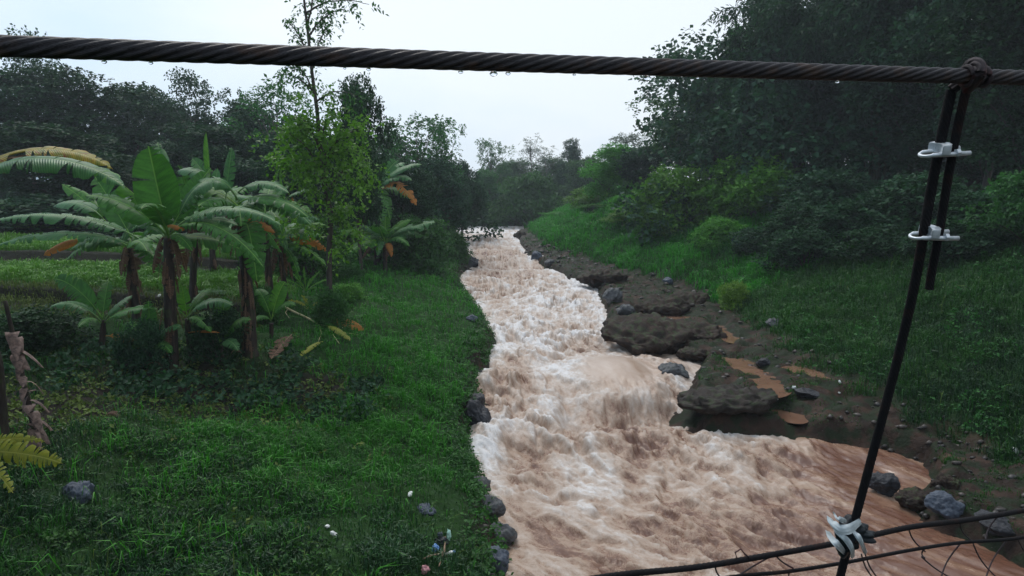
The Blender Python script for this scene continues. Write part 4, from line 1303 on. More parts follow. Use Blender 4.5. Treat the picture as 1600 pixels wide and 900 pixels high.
def path(pxs, n=80):
    q = np.array([P(*a) for a in pxs]); t = np.linspace(0, 1, len(q)); tt = np.linspace(0, 1, n)
    # Catmull-Rom through the points
    out = []
    for x in tt * (len(q) - 1):
        i = min(int(x), len(q) - 2); f_ = x - i
        p0, p1, p2, p3 = q[max(i - 1, 0)], q[i], q[i + 1], q[min(i + 2, len(q) - 1)]
        out.append(.5 * ((2 * p1) + (-p0 + p2) * f_ + (2 * p0 - 5 * p1 + 4 * p2 - p3) * f_ ** 2 + (-p0 + 3 * p1 - 3 * p2 + p3) * f_ ** 3))
    return np.array(out)


main = [(1487, 140, Dh + .045), (1474, 200, Dh + .06), (1458, 280, Dh + .09), (1444, 360, Dh + .11), (1430, 440, Dh + .14), (1410, 530, Dh + .18), (1386, 625, Dh + .22), (1358, 730, Dh + .26), (1330, 835, Dh + .30), (1312, 905, Dh + .33), (1290, 1000, Dh + .38), (1270, 1120, Dh + .45)]
mb = MB(); rope_mesh(mb, path(main, 520), .0126, 8, .11, 48); mb.build('live_rope', M['rod'], hg, origin=hc)
tail = [(1510, 140, Dh + .02), (1496, 200, Dh + .045), (1481, 280, Dh + .075), (1468, 360, Dh + .10), (1455, 430, Dh + .13), (1452, 452, Dh + .135)]
mb = MB(); rope_mesh(mb, path(tail, 240), .0108, 8, .11, 48); mb.build('tail_rope', M['rod'], hg, origin=hc)
# the loop over the cable
e1, e2 = CR + .012, .0145
lp = []
for k in range(25):
    a = math.pi * (1.0 - k / 24)
    lp.append(hc + cd * (-.012 + .024 * k / 24 + .0) + np.array([0, 0, 1]) * math.sin(a) * e1 + unit(np.cross(cd, [0, 0, 1])) * (-math.cos(a)) * e1)
mb = MB(); q1, q2 = P(*tail[0]), P(*main[0])
cr_ = np.array([q2] + [lp[24 - k] for k in range(25)] + [q1]) if np.linalg.norm(lp[24] - q2) < np.linalg.norm(lp[0] - q2) else np.array([q2] + lp + [q1])
tt = np.linspace(0, 1, 60); cr_ = np.stack([np.interp(tt, np.linspace(0, 1, len(cr_)), cr_[:, i]) for i in range(3)], 1)
rope_mesh(mb, cr_, .0145, 6, .12, 36); mb.build('loop', M['cable_rust'], hg, origin=hc)
# rusty seizing wound about the cable on each side of the loop
for k, off in enumerate((-.022, .004, .028)):
    c = hc + cd * off
    sd_ = unit(np.cross(cd, [0, 0, 1])); upv = unit(np.cross(sd_, cd))
    ring = np.array([c + (math.cos(a) * sd_ + math.sin(a) * upv) * (CR + .004) + cd * .006 * a / 6.28 for a in np.linspace(0, 2 * math.pi, 40)])
    mb = MB(); mb.tube(ring, .0055, 8); mb.build('seizing', M['cable_rust'], hg, origin=hc)


def clip(px, py, D, tilt):
    """wire rope clip: forged saddle, U bolt with two legs and two nuts"""
    c = P(px, py, D)
    root = obj('clip', None, hg, Vector(c - hc))
    ax = unit(P(px + 30, py - 2 + tilt, D) - c)          # legs run along this
    upv = unit(P(px, py, D) - P(px - 11, py + 60, D + .02))
    fw = unit(np.cross(upv, ax))
    m_ = MB()
    # the bow of the U bolt wraps the rope on its left side; the legs point right
    h = .0
    for leg in (-1, 1):
        pass
    U_ = []
    for a in np.linspace(-math.pi / 2, math.pi / 2, 17):
        U_.append(c + fw * math.sin(a) * .024 - ax * (.020 + math.cos(a) * .016) - upv * (math.cos(a) * .004))
    U_ = [c + fw * -.024 + ax * .074 - upv * .004] + [c + fw * -.024 + ax * .02 - upv * .002] + U_ + [c + fw * .024 + ax * .02] + [c + fw * .024 + ax * .074 + upv * .002]
    m_.tube(np.array(U_), [.0062] * 2 + [.0056] + [.0042] * 15 + [.0056] + [.0062] * 2, 10)
    b_ = m_.build('u_bolt', M['zinc'], root, origin=c)
    # saddle: a block with a hollow face and two bored ears
    bm = bmesh.new()
    prof = [(-.016, -.034), (.004, -.038), (.012, -.020), (.019, -.012), (.022, 0), (.019, .012), (.012, .020), (.004, .038), (-.016, .034), (-.006, .016), (-.002, 0), (-.006, -.016)]
    for hh in (-.012, .012):
        for (a, f_) in prof: bm.verts.new(Vector(ax * (a + .012) + fw * f_ + upv * (hh + .011)))
    bm.verts.ensure_lookup_table(); k = len(prof)
    bm.faces.new([bm.verts[i] for i in range(k)][::-1]); bm.faces.new([bm.verts[k + i] for i in range(k)])
    for i in range(k): bm.faces.new([bm.verts[i], bm.verts[(i + 1) % k], bm.verts[k + (i + 1) % k], bm.verts[k + i]])
    bmesh.ops.bevel(bm, geom=bm.edges[:], offset=.0022, segments=2, affect='EDGES')
    bmesh.ops.recalc_face_normals(bm, faces=bm.faces[:])
    me = bpy.data.meshes.new('saddle'); bm.to_mesh(me); bm.free(); me.materials.append(M['zinc'])
    obj('saddle', me, root)
    for leg in (-1, 1):
        m_ = MB(); o_ = c + fw * leg * .024
        m_.tube(np.array([o_ + ax * .037, o_ + ax * .046]), .0105, 6)
        m_.build('nut', M['zinc'], root, smooth=False, origin=c)
    return root


clip(1462, 239, Dh + .055, -1)
clip(1446, 368, Dh + .095, 1)

# hand ropes under the view, with the wire netting laced to them
HB = 'hand ropes of the bridge'
r1 = path([(760, 935, 2.05), (860, 915, 2.10), (970, 898, 2.15), (1090, 886, 2.21), (1210, 866, 2.28), (1320, 846, 2.36), (1420, 824, 2.46), (1520, 811, 2.58), (1620, 794, 2.72), (1760, 770, 2.95), (2000, 735, 3.4)], 500)
mb = MB(); rope_mesh(mb, r1, .0100, 6, .10, 30); o = mb.build('hand_rope', M['rod'], None, origin=r1[0]); o.location = r1[0]
tag(o, 'upper dark hand rope running up to the right edge, knotted to the hanger', 'rope', HB)
r2 = path([(1000, 926, 2.2), (1140, 902, 2.24), (1230, 893, 2.30), (1320, 879, 2.38), (1420, 860, 2.48), (1500, 848, 2.56), (1580, 842, 2.66), (1700, 826, 2.85), (1900, 800, 3.2)], 400)
mb = MB(); rope_mesh(mb, r2, .0066, 6, .08, 24); o = mb.build('hand_rope', M['rod'], None, origin=r2[0]); o.location = r2[0]
tag(o, 'thinner lower hand rope close beneath the upper one', 'rope', HB)


def proj(p):
    rel = p - np.array([0, 0, CAMZ]); zc = rel[..., 1] * cP - rel[..., 2] * sP
    return 800 + F * rel[..., 0] / zc


def near(path_, px): return path_[np.argmin(np.abs(proj(path_) - px))]


net = thing('wire_netting', 'slack thin wire netting laced between the two hand ropes', 'wire netting', near(r2, 1320))
no = near(r2, 1320)
for (a, b_, da, db) in [((1155, 868), None, 0, 0), ((1118, None), (1128, 905), 0, 0), ((1210, None), (1150, 902), 0, 0), ((1210, None), (1240, 888), 0, 0), ((1352, 866), (1380, 912), 0, 0), ((1346, 866), (1372, 912), 0, 0), ((1420, None), (1446, 862), 0, 0),
                        ((1446, 856), (1445, 872), 0, 0), ((1236, 890), (1236, 906), 0, 0), ((1440, 870), (1500, 910), 0, 0), ((1500, 850), (1470, 905), 0, 0), ((1520, 848), (1560, 905), 0, 0), ((1575, 842), (1540, 905), 0, 0), ((1500, 812), (1520, 846), 0, 0), ((1560, 806), (1540, 846), 0, 0), ((1590, 842), (1640, 905), 0, 0)]:
    if b_ is None:
        c = near(r1, a[0]); pq = [c + [-.004, 0, .004], c + [-.012, 0, .028], c + [.006, 0, .04], c + [.02, 0, .022], c + [.036, 0, .008]]
        lp_ = np.array(pq)
    else:
        A_ = near(r1, a[0]) if (a[1] is None or a[1] < 830) else P(a[0], a[1], near(r2, a[0])[1]); Dq = near(r2, b_[0])[1]
        B_ = P(b_[0], b_[1], Dq)
        t = np.linspace(0, 1, 12)[:, None]
        lp_ = A_ * (1 - t) + B_ * t + np.array([0, .02, -.012]) * np.sin(t * math.pi)
    m_ = MB(); m_.tube(lp_, .0028, 6); m_.build('wire', M['cable_rust'], net, origin=no)

# the knotted plastic sheet at the crossing
kc = P(1322, 836, Dh + .30)
kn = thing('plastic_sheet_knot', 'black and white plastic sheet knotted round rope crossing', 'plastic sheet', kc)
bm = bmesh.new(); bmesh.ops.create_icosphere(bm, subdivisions=5, radius=1)
kx = unit(P(1400, 830, Dh + .36) - kc); kz = np.array([.12, 0, 1.]); ky = np.array([0, 1., 0])
for v in bm.verts:
    c = v.co
    q = Vector(c) * 1.3 + Vector((3, 1, 7))
    f_ = 1 + .45 * mnoise.noise(q) + .18 * mnoise.noise(q * 3.1) + .12 * math.sin(c.x * 7 + c.z * 9)
    w_ = kx * (c.x * (.085 if c.x > 0 else .05) + .012) * f_ + ky * c.y * .045 * f_ + kz * (c.z * (.050 - .022 * max(0, c.x))) * f_
    v.co = Vector(w_)
me = bpy.data.meshes.new('black_sheet'); bm.to_mesh(me); bm.free(); me.materials.append(M['cloth_dark'])
me.polygons.foreach_set('use_smooth', np.ones(len(me.polygons), bool))
obj('black_sheet', me, kn)


def ribbon(pp, w0, seed):
    q = path(pp, 30) + np.array([0, -.012, 0]); q = q - kc
    r = np.random.default_rng(seed)
    t = np.linspace(0, 1, 30)
    T = np.gradient(q, axis=0); T /= np.linalg.norm(T, axis=1)[:, None]
    nrm = np.array([0, -1., .25]); S = np.cross(T, nrm); S /= np.linalg.norm(S, axis=1)[:, None]
    ww = w0 * np.sin(np.pi * (.14 + .80 * t)) ** .25 * (1 + .06 * np.sin(t * 9 + seed))
    u_ = np.linspace(-1, 1, 7)
    V = q[:, None, :] + S[:, None, :] * (u_[None, :, None] * ww[:, None, None]) + np.array([0, -1, 0]) * ((.35 * (1 - u_ ** 2)[None, :] * ww[:, None] + .003 * np.sin(u_ * 8 + t[:, None] * 9))[..., None])
    back = V + np.array([0, .006, 0])
    m_ = MB(); m_.add(V.reshape(-1, 3), grid_faces(30, 7)); m_.add(back.reshape(-1, 3), grid_faces(30, 7)[:, ::-1])
    m_.build('white_strip', M['cloth_white'], kn)


Dz = Dh + .235
ribbon([(1294, 806, Dz + .03), (1299, 814, Dz), (1310, 824, Dz - .018), (1326, 824, Dz - .012), (1342, 812, Dz + .05)], .012, 1)
ribbon([(1292, 828, Dz + .03), (1297, 838, Dz), (1306, 848, Dz - .018), (1318, 862, Dz + .05)], .010, 2)
ribbon([(1296, 818, Dz + .05), (1308, 830, Dz - .012), (1321, 842, Dz - .024), (1329, 856, Dz - .012), (1330, 868, Dz + .05)], .0085, 3)
ribbon([(1326, 818, Dz + .05), (1336, 832, Dz - .012), (1344, 846, Dz - .012), (1350, 862, Dz + .05)], .0075, 4)
ribbon([(1300, 800, Dz + .05), (1309, 808, Dz - .004), (1319, 812, Dz + .04)], .007, 5)
# ------------------------------------------------------------------ trees
def twig_leaves(start, dirs, n_leaf, step, size, r, flat=.5, droop=.35, width=.42):
    """leaves set alternately along twigs; returns vertices, quads and a per vertex shade"""
    T = len(start)
    k = np.arange(n_leaf)
    d = dirs / (np.linalg.norm(dirs, axis=1)[:, None] + 1e-9)
    pos = start[:, None, :] + d[:, None, :] * (k[None, :, None] * step)
    pos[..., 2] -= droop * step * (k[None, :] ** 2) * .12
    ref = r.normal(size=(T, 3)); ref[:, 2] += 1.2
    side = np.cross(d, ref); side /= np.linalg.norm(side, axis=1)[:, None] + 1e-9
    sg = np.where(k % 2 == 0, 1.0, -1.0)
    ax = d[:, None, :] * .55 + side[:, None, :] * sg[None, :, None] * .9 + r.normal(0, .3, (T, n_leaf, 3))
    ax[..., 2] -= droop
    ax /= np.linalg.norm(ax, axis=2)[..., None] + 1e-9
    nr = r.normal(0, flat, (T, n_leaf, 3)); nr[..., 2] += 1.0
    w = np.cross(ax, nr); w /= np.linalg.norm(w, axis=2)[..., None] + 1e-9
    nn = np.cross(w, ax)
    L = size * (.65 + .7 * r.random((T, n_leaf)))[..., None]
    b = pos
    V = np.stack([b, b + ax * L * .5 + w * L * width + nn * L * .10, b + ax * L, b + ax * L * .5 - w * L * width + nn * L * .10], 2)
    V = V.reshape(-1, 3)
    n = T * n_leaf
    q = np.arange(n)[:, None] * 4 + np.array([[0, 1, 2, 3]])
    tw = r.random(T)
    va = np.clip(.25 + .5 * tw[:, None] + r.normal(0, .2, (T, n_leaf)), 0, 1)
    return V, q, np.repeat(va.ravel(), 4)


def blob_twigs(c, rad, n, r, up=.25):
    d = r.normal(size=(n, 3)); d /= np.linalg.norm(d, axis=1)[:, None]
    d[:, 2] = d[:, 2] * .85 + up * .4
    st = c + d * rad * (.55 + .45 * r.random((n, 1)) ** .7)
    dr = d + r.normal(0, .45, (n, 3)) + np.array([0, 0, up])
    return st, dr


def tree_meshes(kind, seed):
    """(crown mesh, trunk mesh, height, half width) of one prototype, at its real size"""
    r = np.random.default_rng(seed)
    br = MB(); st = []; dr = []
    H = 12.0; W_ = 4.2
    leaf, step, nl, width, droop, flat = .31, .14, 7, .40, .35, .55

    def limb(a, b, r0, r1, bow=.4, n=9, seg=6):
        t = np.linspace(0, 1, n)[:, None]
        q = a * (1 - t) + b * t
        q = q + np.array([0, 0, 1]) * (bow * np.sin(t * math.pi)) + np.cumsum(r.normal(0, .035, (n, 3)), 0) * np.linalg.norm(b - a) * .25 * np.sin(t * math.pi)
        br.tube(q, np.linspace(r0, r1, n), seg)
        return q

    if kind in ('broad', 'dense', 'airy', 'tall'):
        W_ = {'broad': 4.6, 'dense': 4.0, 'airy': 3.6, 'tall': 3.2}[kind]
        nb = {'broad': 40, 'dense': 46, 'airy': 24, 'tall': 36}[kind]
        tr = limb(np.array([0, 0, -.3]), np.array([r.normal(0, .4), r.normal(0, .4), H * .72]), .24, .07, 0, 14, 8)
        z0 = {'broad': .34, 'dense': .22, 'airy': .45, 'tall': .25}[kind]
        for k in range(nb):
            f_ = (k + r.random()) / nb
            z = z0 + (1 - z0) * f_ ** .9
            prof = math.sin(math.pi * (.12 + .80 * (z - z0) / (1 - z0))) ** .7
            a = r.random() * 2 * math.pi
            ra = W_ * prof * (.30 + .70 * r.random() ** .6) * (.8 + .35 * math.sin(a * 2 + seed) + .12 * r.normal())
            c = np.array([math.cos(a) * ra, math.sin(a) * ra, H * z * (.93 + .07 * r.random())])
            i = int(np.clip((z - .22) * 14, 2, 13))
            if kind == 'airy' or k % 2 == 0: limb(tr[i], c, .055, .012, .25)
            s = (.50 + .80 * r.random() ** 1.3) * (1.0 if kind != 'airy' else .75)
            rad = np.array([s * 1.25, s * 1.25, s * .85])
            n = int({'broad': 80, 'dense': 95, 'airy': 30, 'tall': 84}[kind] * s ** 1.7) + 8
            a_, b_ = blob_twigs(c, rad, n, r)
            st.append(a_); dr.append(b_)
        leaf = {'airy': .23, 'broad': .27, 'dense': .21, 'tall': .24}[kind]; step = leaf * .48
    elif kind == 'bush':
        H, W_ = 4.0, 3.0
        for k in range(40):
            a = r.random() * 2 * math.pi; el = r.random() ** .8
            rr_ = W_ * math.sqrt(max(0, 1 - (el * .93) ** 2)) * (.45 + .55 * r.random() ** .5) * (.85 + .25 * math.sin(3 * a + seed))
            c = np.array([math.cos(a) * rr_, math.sin(a) * rr_, H * (.08 + .80 * el)])
            if k % 2 == 0: limb(np.array([r.normal(0, .3), r.normal(0, .3), -.2]), c, .04, .01, .2, 7, 5)
            s = .36 + .44 * r.random() ** 1.3
            a_, b_ = blob_twigs(c, np.array([s * 1.3, s * 1.3, s]), int(60 * s ** 1.4) + 10, r, .35)
            st.append(a_); dr.append(b_)
        leaf, step = .21, .10
    elif kind == 'bamboo':
        H, W_ = 12.0, 5.0
        for k in range(22):
            a = r.random() * 2 * math.pi
            out = W_ * (.35 + .65 * r.random()); top = H * (.70 + .30 * r.random())
            t = np.linspace(0, 1, 22)
            q = np.stack([math.cos(a) * (.5 * r.random() + out * t ** 2.3), math.sin(a) * (.5 + out * t ** 2.3), top * np.sin(t * 1.85) / math.sin(1.5708) * (1 - .06 * t)], 1)
            br.tube(q, np.linspace(.045, .008, 22), 5)
            m = 95
            ti = .28 + .72 * r.random(m)
            c = np.stack([np.interp(ti, t, q[:, i]) for i in range(3)], 1) + r.normal(0, .16, (m, 3)) * (1.4 - ti)[:, None] * 1.6
            d_ = r.normal(0, .7, (m, 3)) + np.array([math.cos(a) * .5, math.sin(a) * .5, -.15])
            st.append(c); dr.append(d_)
        leaf, step, nl, width, droop = .34, .10, 9, .13, .75
    elif kind == 'wispy':
        H, W_ = 11.0, 3.0
        tr = limb(np.array([0, 0, -.3]), np.array([.3, .2, H * .8]), .12, .03, 0, 12, 6)
        for k in range(26):
            i = 3 + int(r.random() * 9); a = r.random() * 2 * math.pi
            b_ = tr[i] + np.array([math.cos(a) * W_ * r.random(), math.sin(a) * W_ * r.random(), 1.4 + 2.2 * r.random()])
            q = limb(tr[i], b_, .03, .006, .1, 7, 4)
            m = 16
            c = q[r.integers(3, 7, m)] + r.normal(0, .3, (m, 3))
            st.append(c); dr.append(r.normal(0, 1, (m, 3)))
        leaf, step, nl = .16, .12, 5
    V, q, va = twig_leaves(np.concatenate(st), np.concatenate(dr), nl, step, leaf, r, flat, droop, width)
    z0_ = {'bush': -.1}.get(kind, .3)
    ok = V[:, 2] > z0_
    V[:, 2] = np.maximum(V[:, 2], z0_)
    crown = make_mesh('crown', V, q, M['leaf_mid'], {'var': va}, None, False)
    b_ = MB(); b_.V, b_.Fq, b_.Ft, b_.U, b_.A, b_.n = br.V, br.Fq, br.Ft, br.U, br.A, br.n
    trunk = make_mesh('trunk', np.concatenate(br.V), [np.concatenate(br.Fq), np.concatenate(br.Ft)], M['bark'], None, None, True)
    return crown, trunk, float(V[:, 2].max()), float(np.percentile(np.abs(V[:, :2]).max(1), 97))


PROTO = {}


def proto(kind, v):
    if (kind, v) not in PROTO: PROTO[(kind, v)] = tree_meshes(kind, 500 + 37 * v + sum(map(ord, kind)))
    return PROTO[(kind, v)]


NAMES = {'broad': 'broadleaf_tree', 'dense': 'dense_tree', 'airy': 'sparse_tree', 'tall': 'tall_tree', 'bush': 'shrub', 'bamboo': 'bamboo_clump', 'wispy': 'bare_tree'}


def tree(kind, v, px, ptop, wpx, D, mat, label, group, rz=None, base=None):
    crown, trunk, H, hw_ = proto(kind, v)
    top = P(px, ptop, D)
    zb = ground(top[0], top[1]) - .1
    h = top[2] - zb
    sxy = (wpx * D / F / 2) / hw_
    cat = 'shrub' if kind == 'bush' else ('bamboo' if kind == 'bamboo' else 'tree')
    o = thing(NAMES[kind], label, cat, (top[0], top[1], zb), (random.random() * 6.28 if rz is None else rz), group, (sxy, sxy, h / H))
    c = obj('foliage' if kind == 'bush' else 'crown', crown, o)
    c.material_slots[0].link = 'OBJECT'; c.material_slots[0].material = M[mat]
    t = obj({'bush': 'stems', 'bamboo': 'culms'}.get(kind, 'trunk'), trunk, o)
    t.material_slots[0].link = 'OBJECT'; t.material_slots[0].material = M['culm' if kind == 'bamboo' else ('bark_pale' if kind in ('airy', 'wispy') else 'bark')]
    return o


GL_ = 'trees behind the rice terraces'; GC = 'trees at the far bend of the river'; GR = 'trees on the right slope'; GB = 'shrubs on the right bank'; GLB = 'shrubs on the left bank'
TREES = [
    # left tree line
    ('airy', 0, 36, 38, 110, 64, 'leaf_deep', 'thin crowned tree at far left, tip rising above the cable', GL_),
    ('dense', 0, 108, 92, 190, 58, 'leaf_deep', 'big rounded dark tree behind the yellow banana leaf', GL_),
    ('dense', 1, 205, 128, 150, 66, 'leaf_deep', 'dark tree right of the big rounded one at left', GL_),
    ('airy', 1, 303, 106, 110, 62, 'leaf_deep', 'tree with the highest dark peak between left edge and slender tree', GL_),
    ('broad', 0, 258, 148, 150, 70, 'leaf_deep', 'low dark tree in the dip left of the highest peak', GL_),
    ('broad', 1, 372, 150, 140, 60, 'leaf_deep', 'dark tree between the highest peak and slender tree', GL_),
    ('airy', 0, 425, 126, 120, 54, 'leaf_mid', 'lighter leafy tree just left of the slender tree', GL_),
    ('dense', 2, -40, 90, 200, 56, 'leaf_deep', 'dark tree cut by the left edge of the view', GL_),
    ('dense', 1, 330, 190, 190, 50, 'leaf_deep', 'broad dark tree standing close behind the banana clump', GL_),
    ('broad', 2, 90, 190, 240, 48, 'leaf_deep', 'spreading dark tree behind the bluish banana leaves', GL_),
    ('broad', 2, 556, 106, 116, 40, 'leaf_deep', 'dark broad leaved tree peeping out right of the slender tree', GL_),
    ('dense', 0, 480, 200, 180, 46, 'leaf_deep', 'dark tree directly behind the slender tree trunk', GL_),
    ('airy', 1, 650, 174, 130, 62, 'leaf_mid', 'airy tall crown with sky gaps, left of the river', GL_),
    ('airy', 0, 690, 186, 70, 66, 'leaf_mid', 'narrow airy crown right beside the airy tall one', GL_),
    ('dense', 1, 622, 240, 120, 48, 'leaf_deep', 'dark bushy tree behind the rusty leaved banana plant', GL_),
    ('dense', 2, 690, 240, 110, 60, 'leaf_deep', 'dark tree at the left bank bend, above the river', GL_),
    ('broad', 1, 722, 246, 70, 78, 'leaf_deep', 'last dark tree of the left bank before the bend', GL_),
    # far bend
    ('airy', 1, 767, 214, 56, 122, 'leaf_mid', 'small spreading tree on a thin stem at the far bend', GC),
    ('wispy', 0, 832, 206, 70, 130, 'leaf_pale', 'pale wispy almost bare tree at the far bend', GC),
    ('wispy', 1, 856, 226, 56, 134, 'leaf_pale', 'shorter pale wispy tree right of the bare one', GC),
    ('tall', 0, 893, 214, 46, 128, 'leaf_deep', 'dark round headed tree standing out at the far bend', GC),
    ('broad', 0, 762, 264, 90, 112, 'leaf_mid', 'green tree left of the pale far bush', GC),
    ('dense', 2, 798, 246, 90, 138, 'leaf_mid', 'hazy tree behind the far bush, below the bare tree', GC),
    ('bush', 0, 832, 262, 118, 106, 'leaf_mid', 'big rounded light green bush on the far bank', GC),
    ('bush', 1, 775, 292, 90, 112, 'leaf_mid', 'dark green bush at the water on the far bank', GC),
    ('bush', 0, 730, 300, 80, 108, 'leaf_deep', 'dark bush hiding the far end of the water', GC),
    ('dense', 0, 870, 244, 90, 140, 'leaf_mid', 'hazy tree under the dark round headed tree', GC),
    ('broad', 2, 915, 240, 80, 120, 'leaf_mid', 'hazy tree between the round headed tree and the yellow green one', GC),
    # right bank
    ('airy', 0, 985, 206, 90, 92, 'leaf_pale', 'pale twiggy tree rising behind the yellow green tree', GR),
    ('dense', 2, 958, 222, 96, 76, 'leaf_fresh', 'yellow green tree at the start of the right bank', GR),
    ('dense', 1, 1015, 226, 110, 74, 'leaf_deep', 'dark tree right of the yellow green tree', GR),
    ('broad', 0, 1118, 122, 170, 66, 'leaf_mid', 'leaning tree whose sparse twigs reach left over the river', GR),
    ('airy', 1, 1072, 138, 150, 68, 'leaf_mid', 'loose tree with sky gaps at the left of the right wood', GR),
    ('tall', 1, 1172, 28, 130, 60, 'leaf_mid', 'tall tree with a knobbly crown just below the cable clearing', GR),
    ('broad', 1, 1170, 90, 150, 64, 'leaf_deep', 'dark tree behind the knobbly crowned one', GR),
    ('bamboo', 0, 1255, -30, 230, 56, 'leaf_deep', 'feathery bamboo clump towering over the dark bushes', GR),
    ('tall', 0, 1210, -20, 150, 64, 'leaf_deep', 'tall dark tree left of the feathery bamboo', GR),
    ('bamboo', 1, 1390, -110, 250, 50, 'leaf_deep', 'second feathery bamboo clump behind the hanger rope', GR),
    ('dense', 0, 1310, -60, 240, 60, 'leaf_deep', 'huge dark tree filling the gap between two bamboo clumps', GR),
    ('dense', 1, 1470, -140, 300, 48, 'leaf_deep', 'huge dark tree behind the upper clip of the hanger', GR),
    ('broad', 2, 1570, -90, 250, 40, 'leaf_deep', 'leafy tree with sky holes at the upper right corner', GR),
    ('dense', 2, 1640, -120, 280, 36, 'leaf_deep', 'dark tree cut by the right edge of the view', GR),
    ('broad', 1, 1400, 90, 240, 54, 'leaf_deep', 'lower dark tree in the middle of the right wood', GR),
    ('dense', 2, 1240, 150, 200, 62, 'leaf_deep', 'dark tree low behind the bamboo clump', GR),
    ('dense', 0, 1540, 120, 230, 45, 'leaf_deep', 'lower dark tree right of the hanger', GR),
    ('dense', 1, 1130, 186, 150, 70, 'leaf_deep', 'dark tree low behind the leaning tree', GR),
    ('bush', 1, 1062, 250, 140, 56, 'leaf_fresh', 'bright green rounded bush on the upper right bank', GB),
    ('bush', 0, 1185, 232, 170, 52, 'leaf_fresh', 'tall leafy bush right of the bright rounded bush', GB),
    ('bush', 2, 990, 300, 90, 66, 'leaf_fresh', 'light green bush where the right bank narrows', GB),
    ('bush', 1, 945, 318, 80, 80, 'leaf_fresh', 'small light bush by the far water on the right bank', GB),
    ('bush', 2, 885, 330, 80, 92, 'leaf_fresh', 'low bush spreading to the far right water edge', GB),
    ('bush', 0, 1305, 258, 190, 45, 'leaf_deep', 'dark bush beneath the feathery bamboo', GB),
    ('bush', 1, 1450, 262, 190, 35, 'leaf_deep', 'dark bush behind the lower clip of the hanger', GB),
    ('bush', 2, 1550, 290, 170, 31, 'leaf_deep', 'bush on the slope right of the hanger rope', GB),
    ('bush', 0, 1630, 250, 160, 27, 'leaf_mid', 'bush on the slope cut by the right edge', GB),
    ('bush', 1, 1128, 335, 80, 48, 'leaf_fresh', 'low dark bush just left of the blue tarpaulin bundle', GB),
    ('bush', 2, 1190, 352, 100, 44, 'leaf_deep', 'low dark bush just right of the blue tarpaulin bundle', GB),
    ('bush', 0, 1030, 345, 80, 56, 'leaf_fresh', 'low bush below the bright rounded bush', GB),
    ('bush', 2, 1146, 436, 52, 35, 'leaf_yellow', 'small yellowish bush at the corner of the mud shelf', GB),
    ('bush', 2, 1010, 322, 110, 62, 'leaf_lime', 'pale green bush just left of and below the bright rounded bush', GB),
    ('bush', 0, 925, 290, 80, 84, 'leaf_lime', 'pale green bush below the yellow green tree', GB),
    ('bush', 1, 1110, 290, 100, 58, 'leaf_fresh', 'fresh green bush squeezed between the two biggest bright bushes', GB),
    ('bush', 1, 1265, 312, 150, 41, 'leaf_deep', 'rounded bush at the foot of the nearer bamboo clump', GB),
    ('bush', 0, 1365, 300, 170, 37, 'leaf_deep', 'dark rounded bush left of the lower clip, at the top of the grass slope', GB),
    ('bush', 2, 1235, 276, 120, 50, 'leaf_fresh', 'leafy bush stepping up behind the tall leafy one', GB),
    ('bush', 2, 1262, 350, 120, 37, 'leaf_deep', 'low dark bush at the lower edge of the right wood, below the nearer bamboo', GB),
    ('bush', 1, 1385, 345, 130, 33.5, 'leaf_deep', 'low dark bush just left of the hanger below the lower clip', GB),
    ('bush', 0, 1500, 335, 150, 29, 'leaf_deep', 'low dark bush just right of the hanger below the lower clip', GB),
    # left bank undergrowth
    ('bush', 1, 60, 476, 150, 20, 'leaf_deep', 'low dark broad shrub at the foot of the nearest terrace, far left', GLB),
    ('bush', 2, 340, 470, 90, 20, 'leaf_deep', 'low dark shrub between the two thickest banana stems', GLB),
    ('bush', 0, 408, 440, 60, 25, 'leaf_mid', 'small leafy shrub left of the bright seedling', GLB),
    ('bush', 0, 220, 492, 90, 19, 'leaf_deep', 'low dark shrub under the bluish banana leaves', GLB),
    ('bush', 1, 300, 452, 110, 27, 'leaf_mid', 'green shrub seen through the gap behind the tall banana stem', GLB),
    ('bush', 2, 514, 444, 60, 24.7, 'leaf_mid', 'leafy bush hiding the foot of the slender tree', GLB),
    ('bush', 1, 540, 440, 60, 30, 'leaf_fresh', 'fresh green weedy tuft of a shrub right of the slender trunk', GLB),
    ('bush', 2, 620, 395, 100, 46, 'leaf_mid', 'leafy shrub just right of the pale low banana clump', GLB),
    ('bush', 0, 550, 310, 130, 50, 'leaf_mid', 'leafy bush behind the rusty leaved banana plant', GLB),
    ('bush', 1, 655, 330, 110, 44, 'leaf_mid', 'bush at the left river edge under the airy trees', GLB),
    ('bush', 2, 700, 352, 60, 56, 'leaf_mid', 'small bush overhanging the water at the left bend', GLB),
    ('bush', 0, 478, 330, 120, 34, 'leaf_mid', 'bush around the foot of the slender tree', GLB),
    ('bush', 1, 420, 355, 110, 33, 'leaf_mid', 'leafy bush behind the short banana plant', GLB),
    ('bush', 2, 536, 405, 60, 36, 'leaf_mid', 'low weedy bush right of the bright seedling', GLB),
    ('bush', 1, 60, 300, 240, 44, 'leaf_deep', 'dark bush along the back edge of the terraces', GLB),
    ('bush', 2, 240, 320, 180, 40, 'leaf_deep', 'dark bush behind the middle of the banana clump', GLB),
]
for k, a in enumerate(TREES):
    tree(*a[:9])

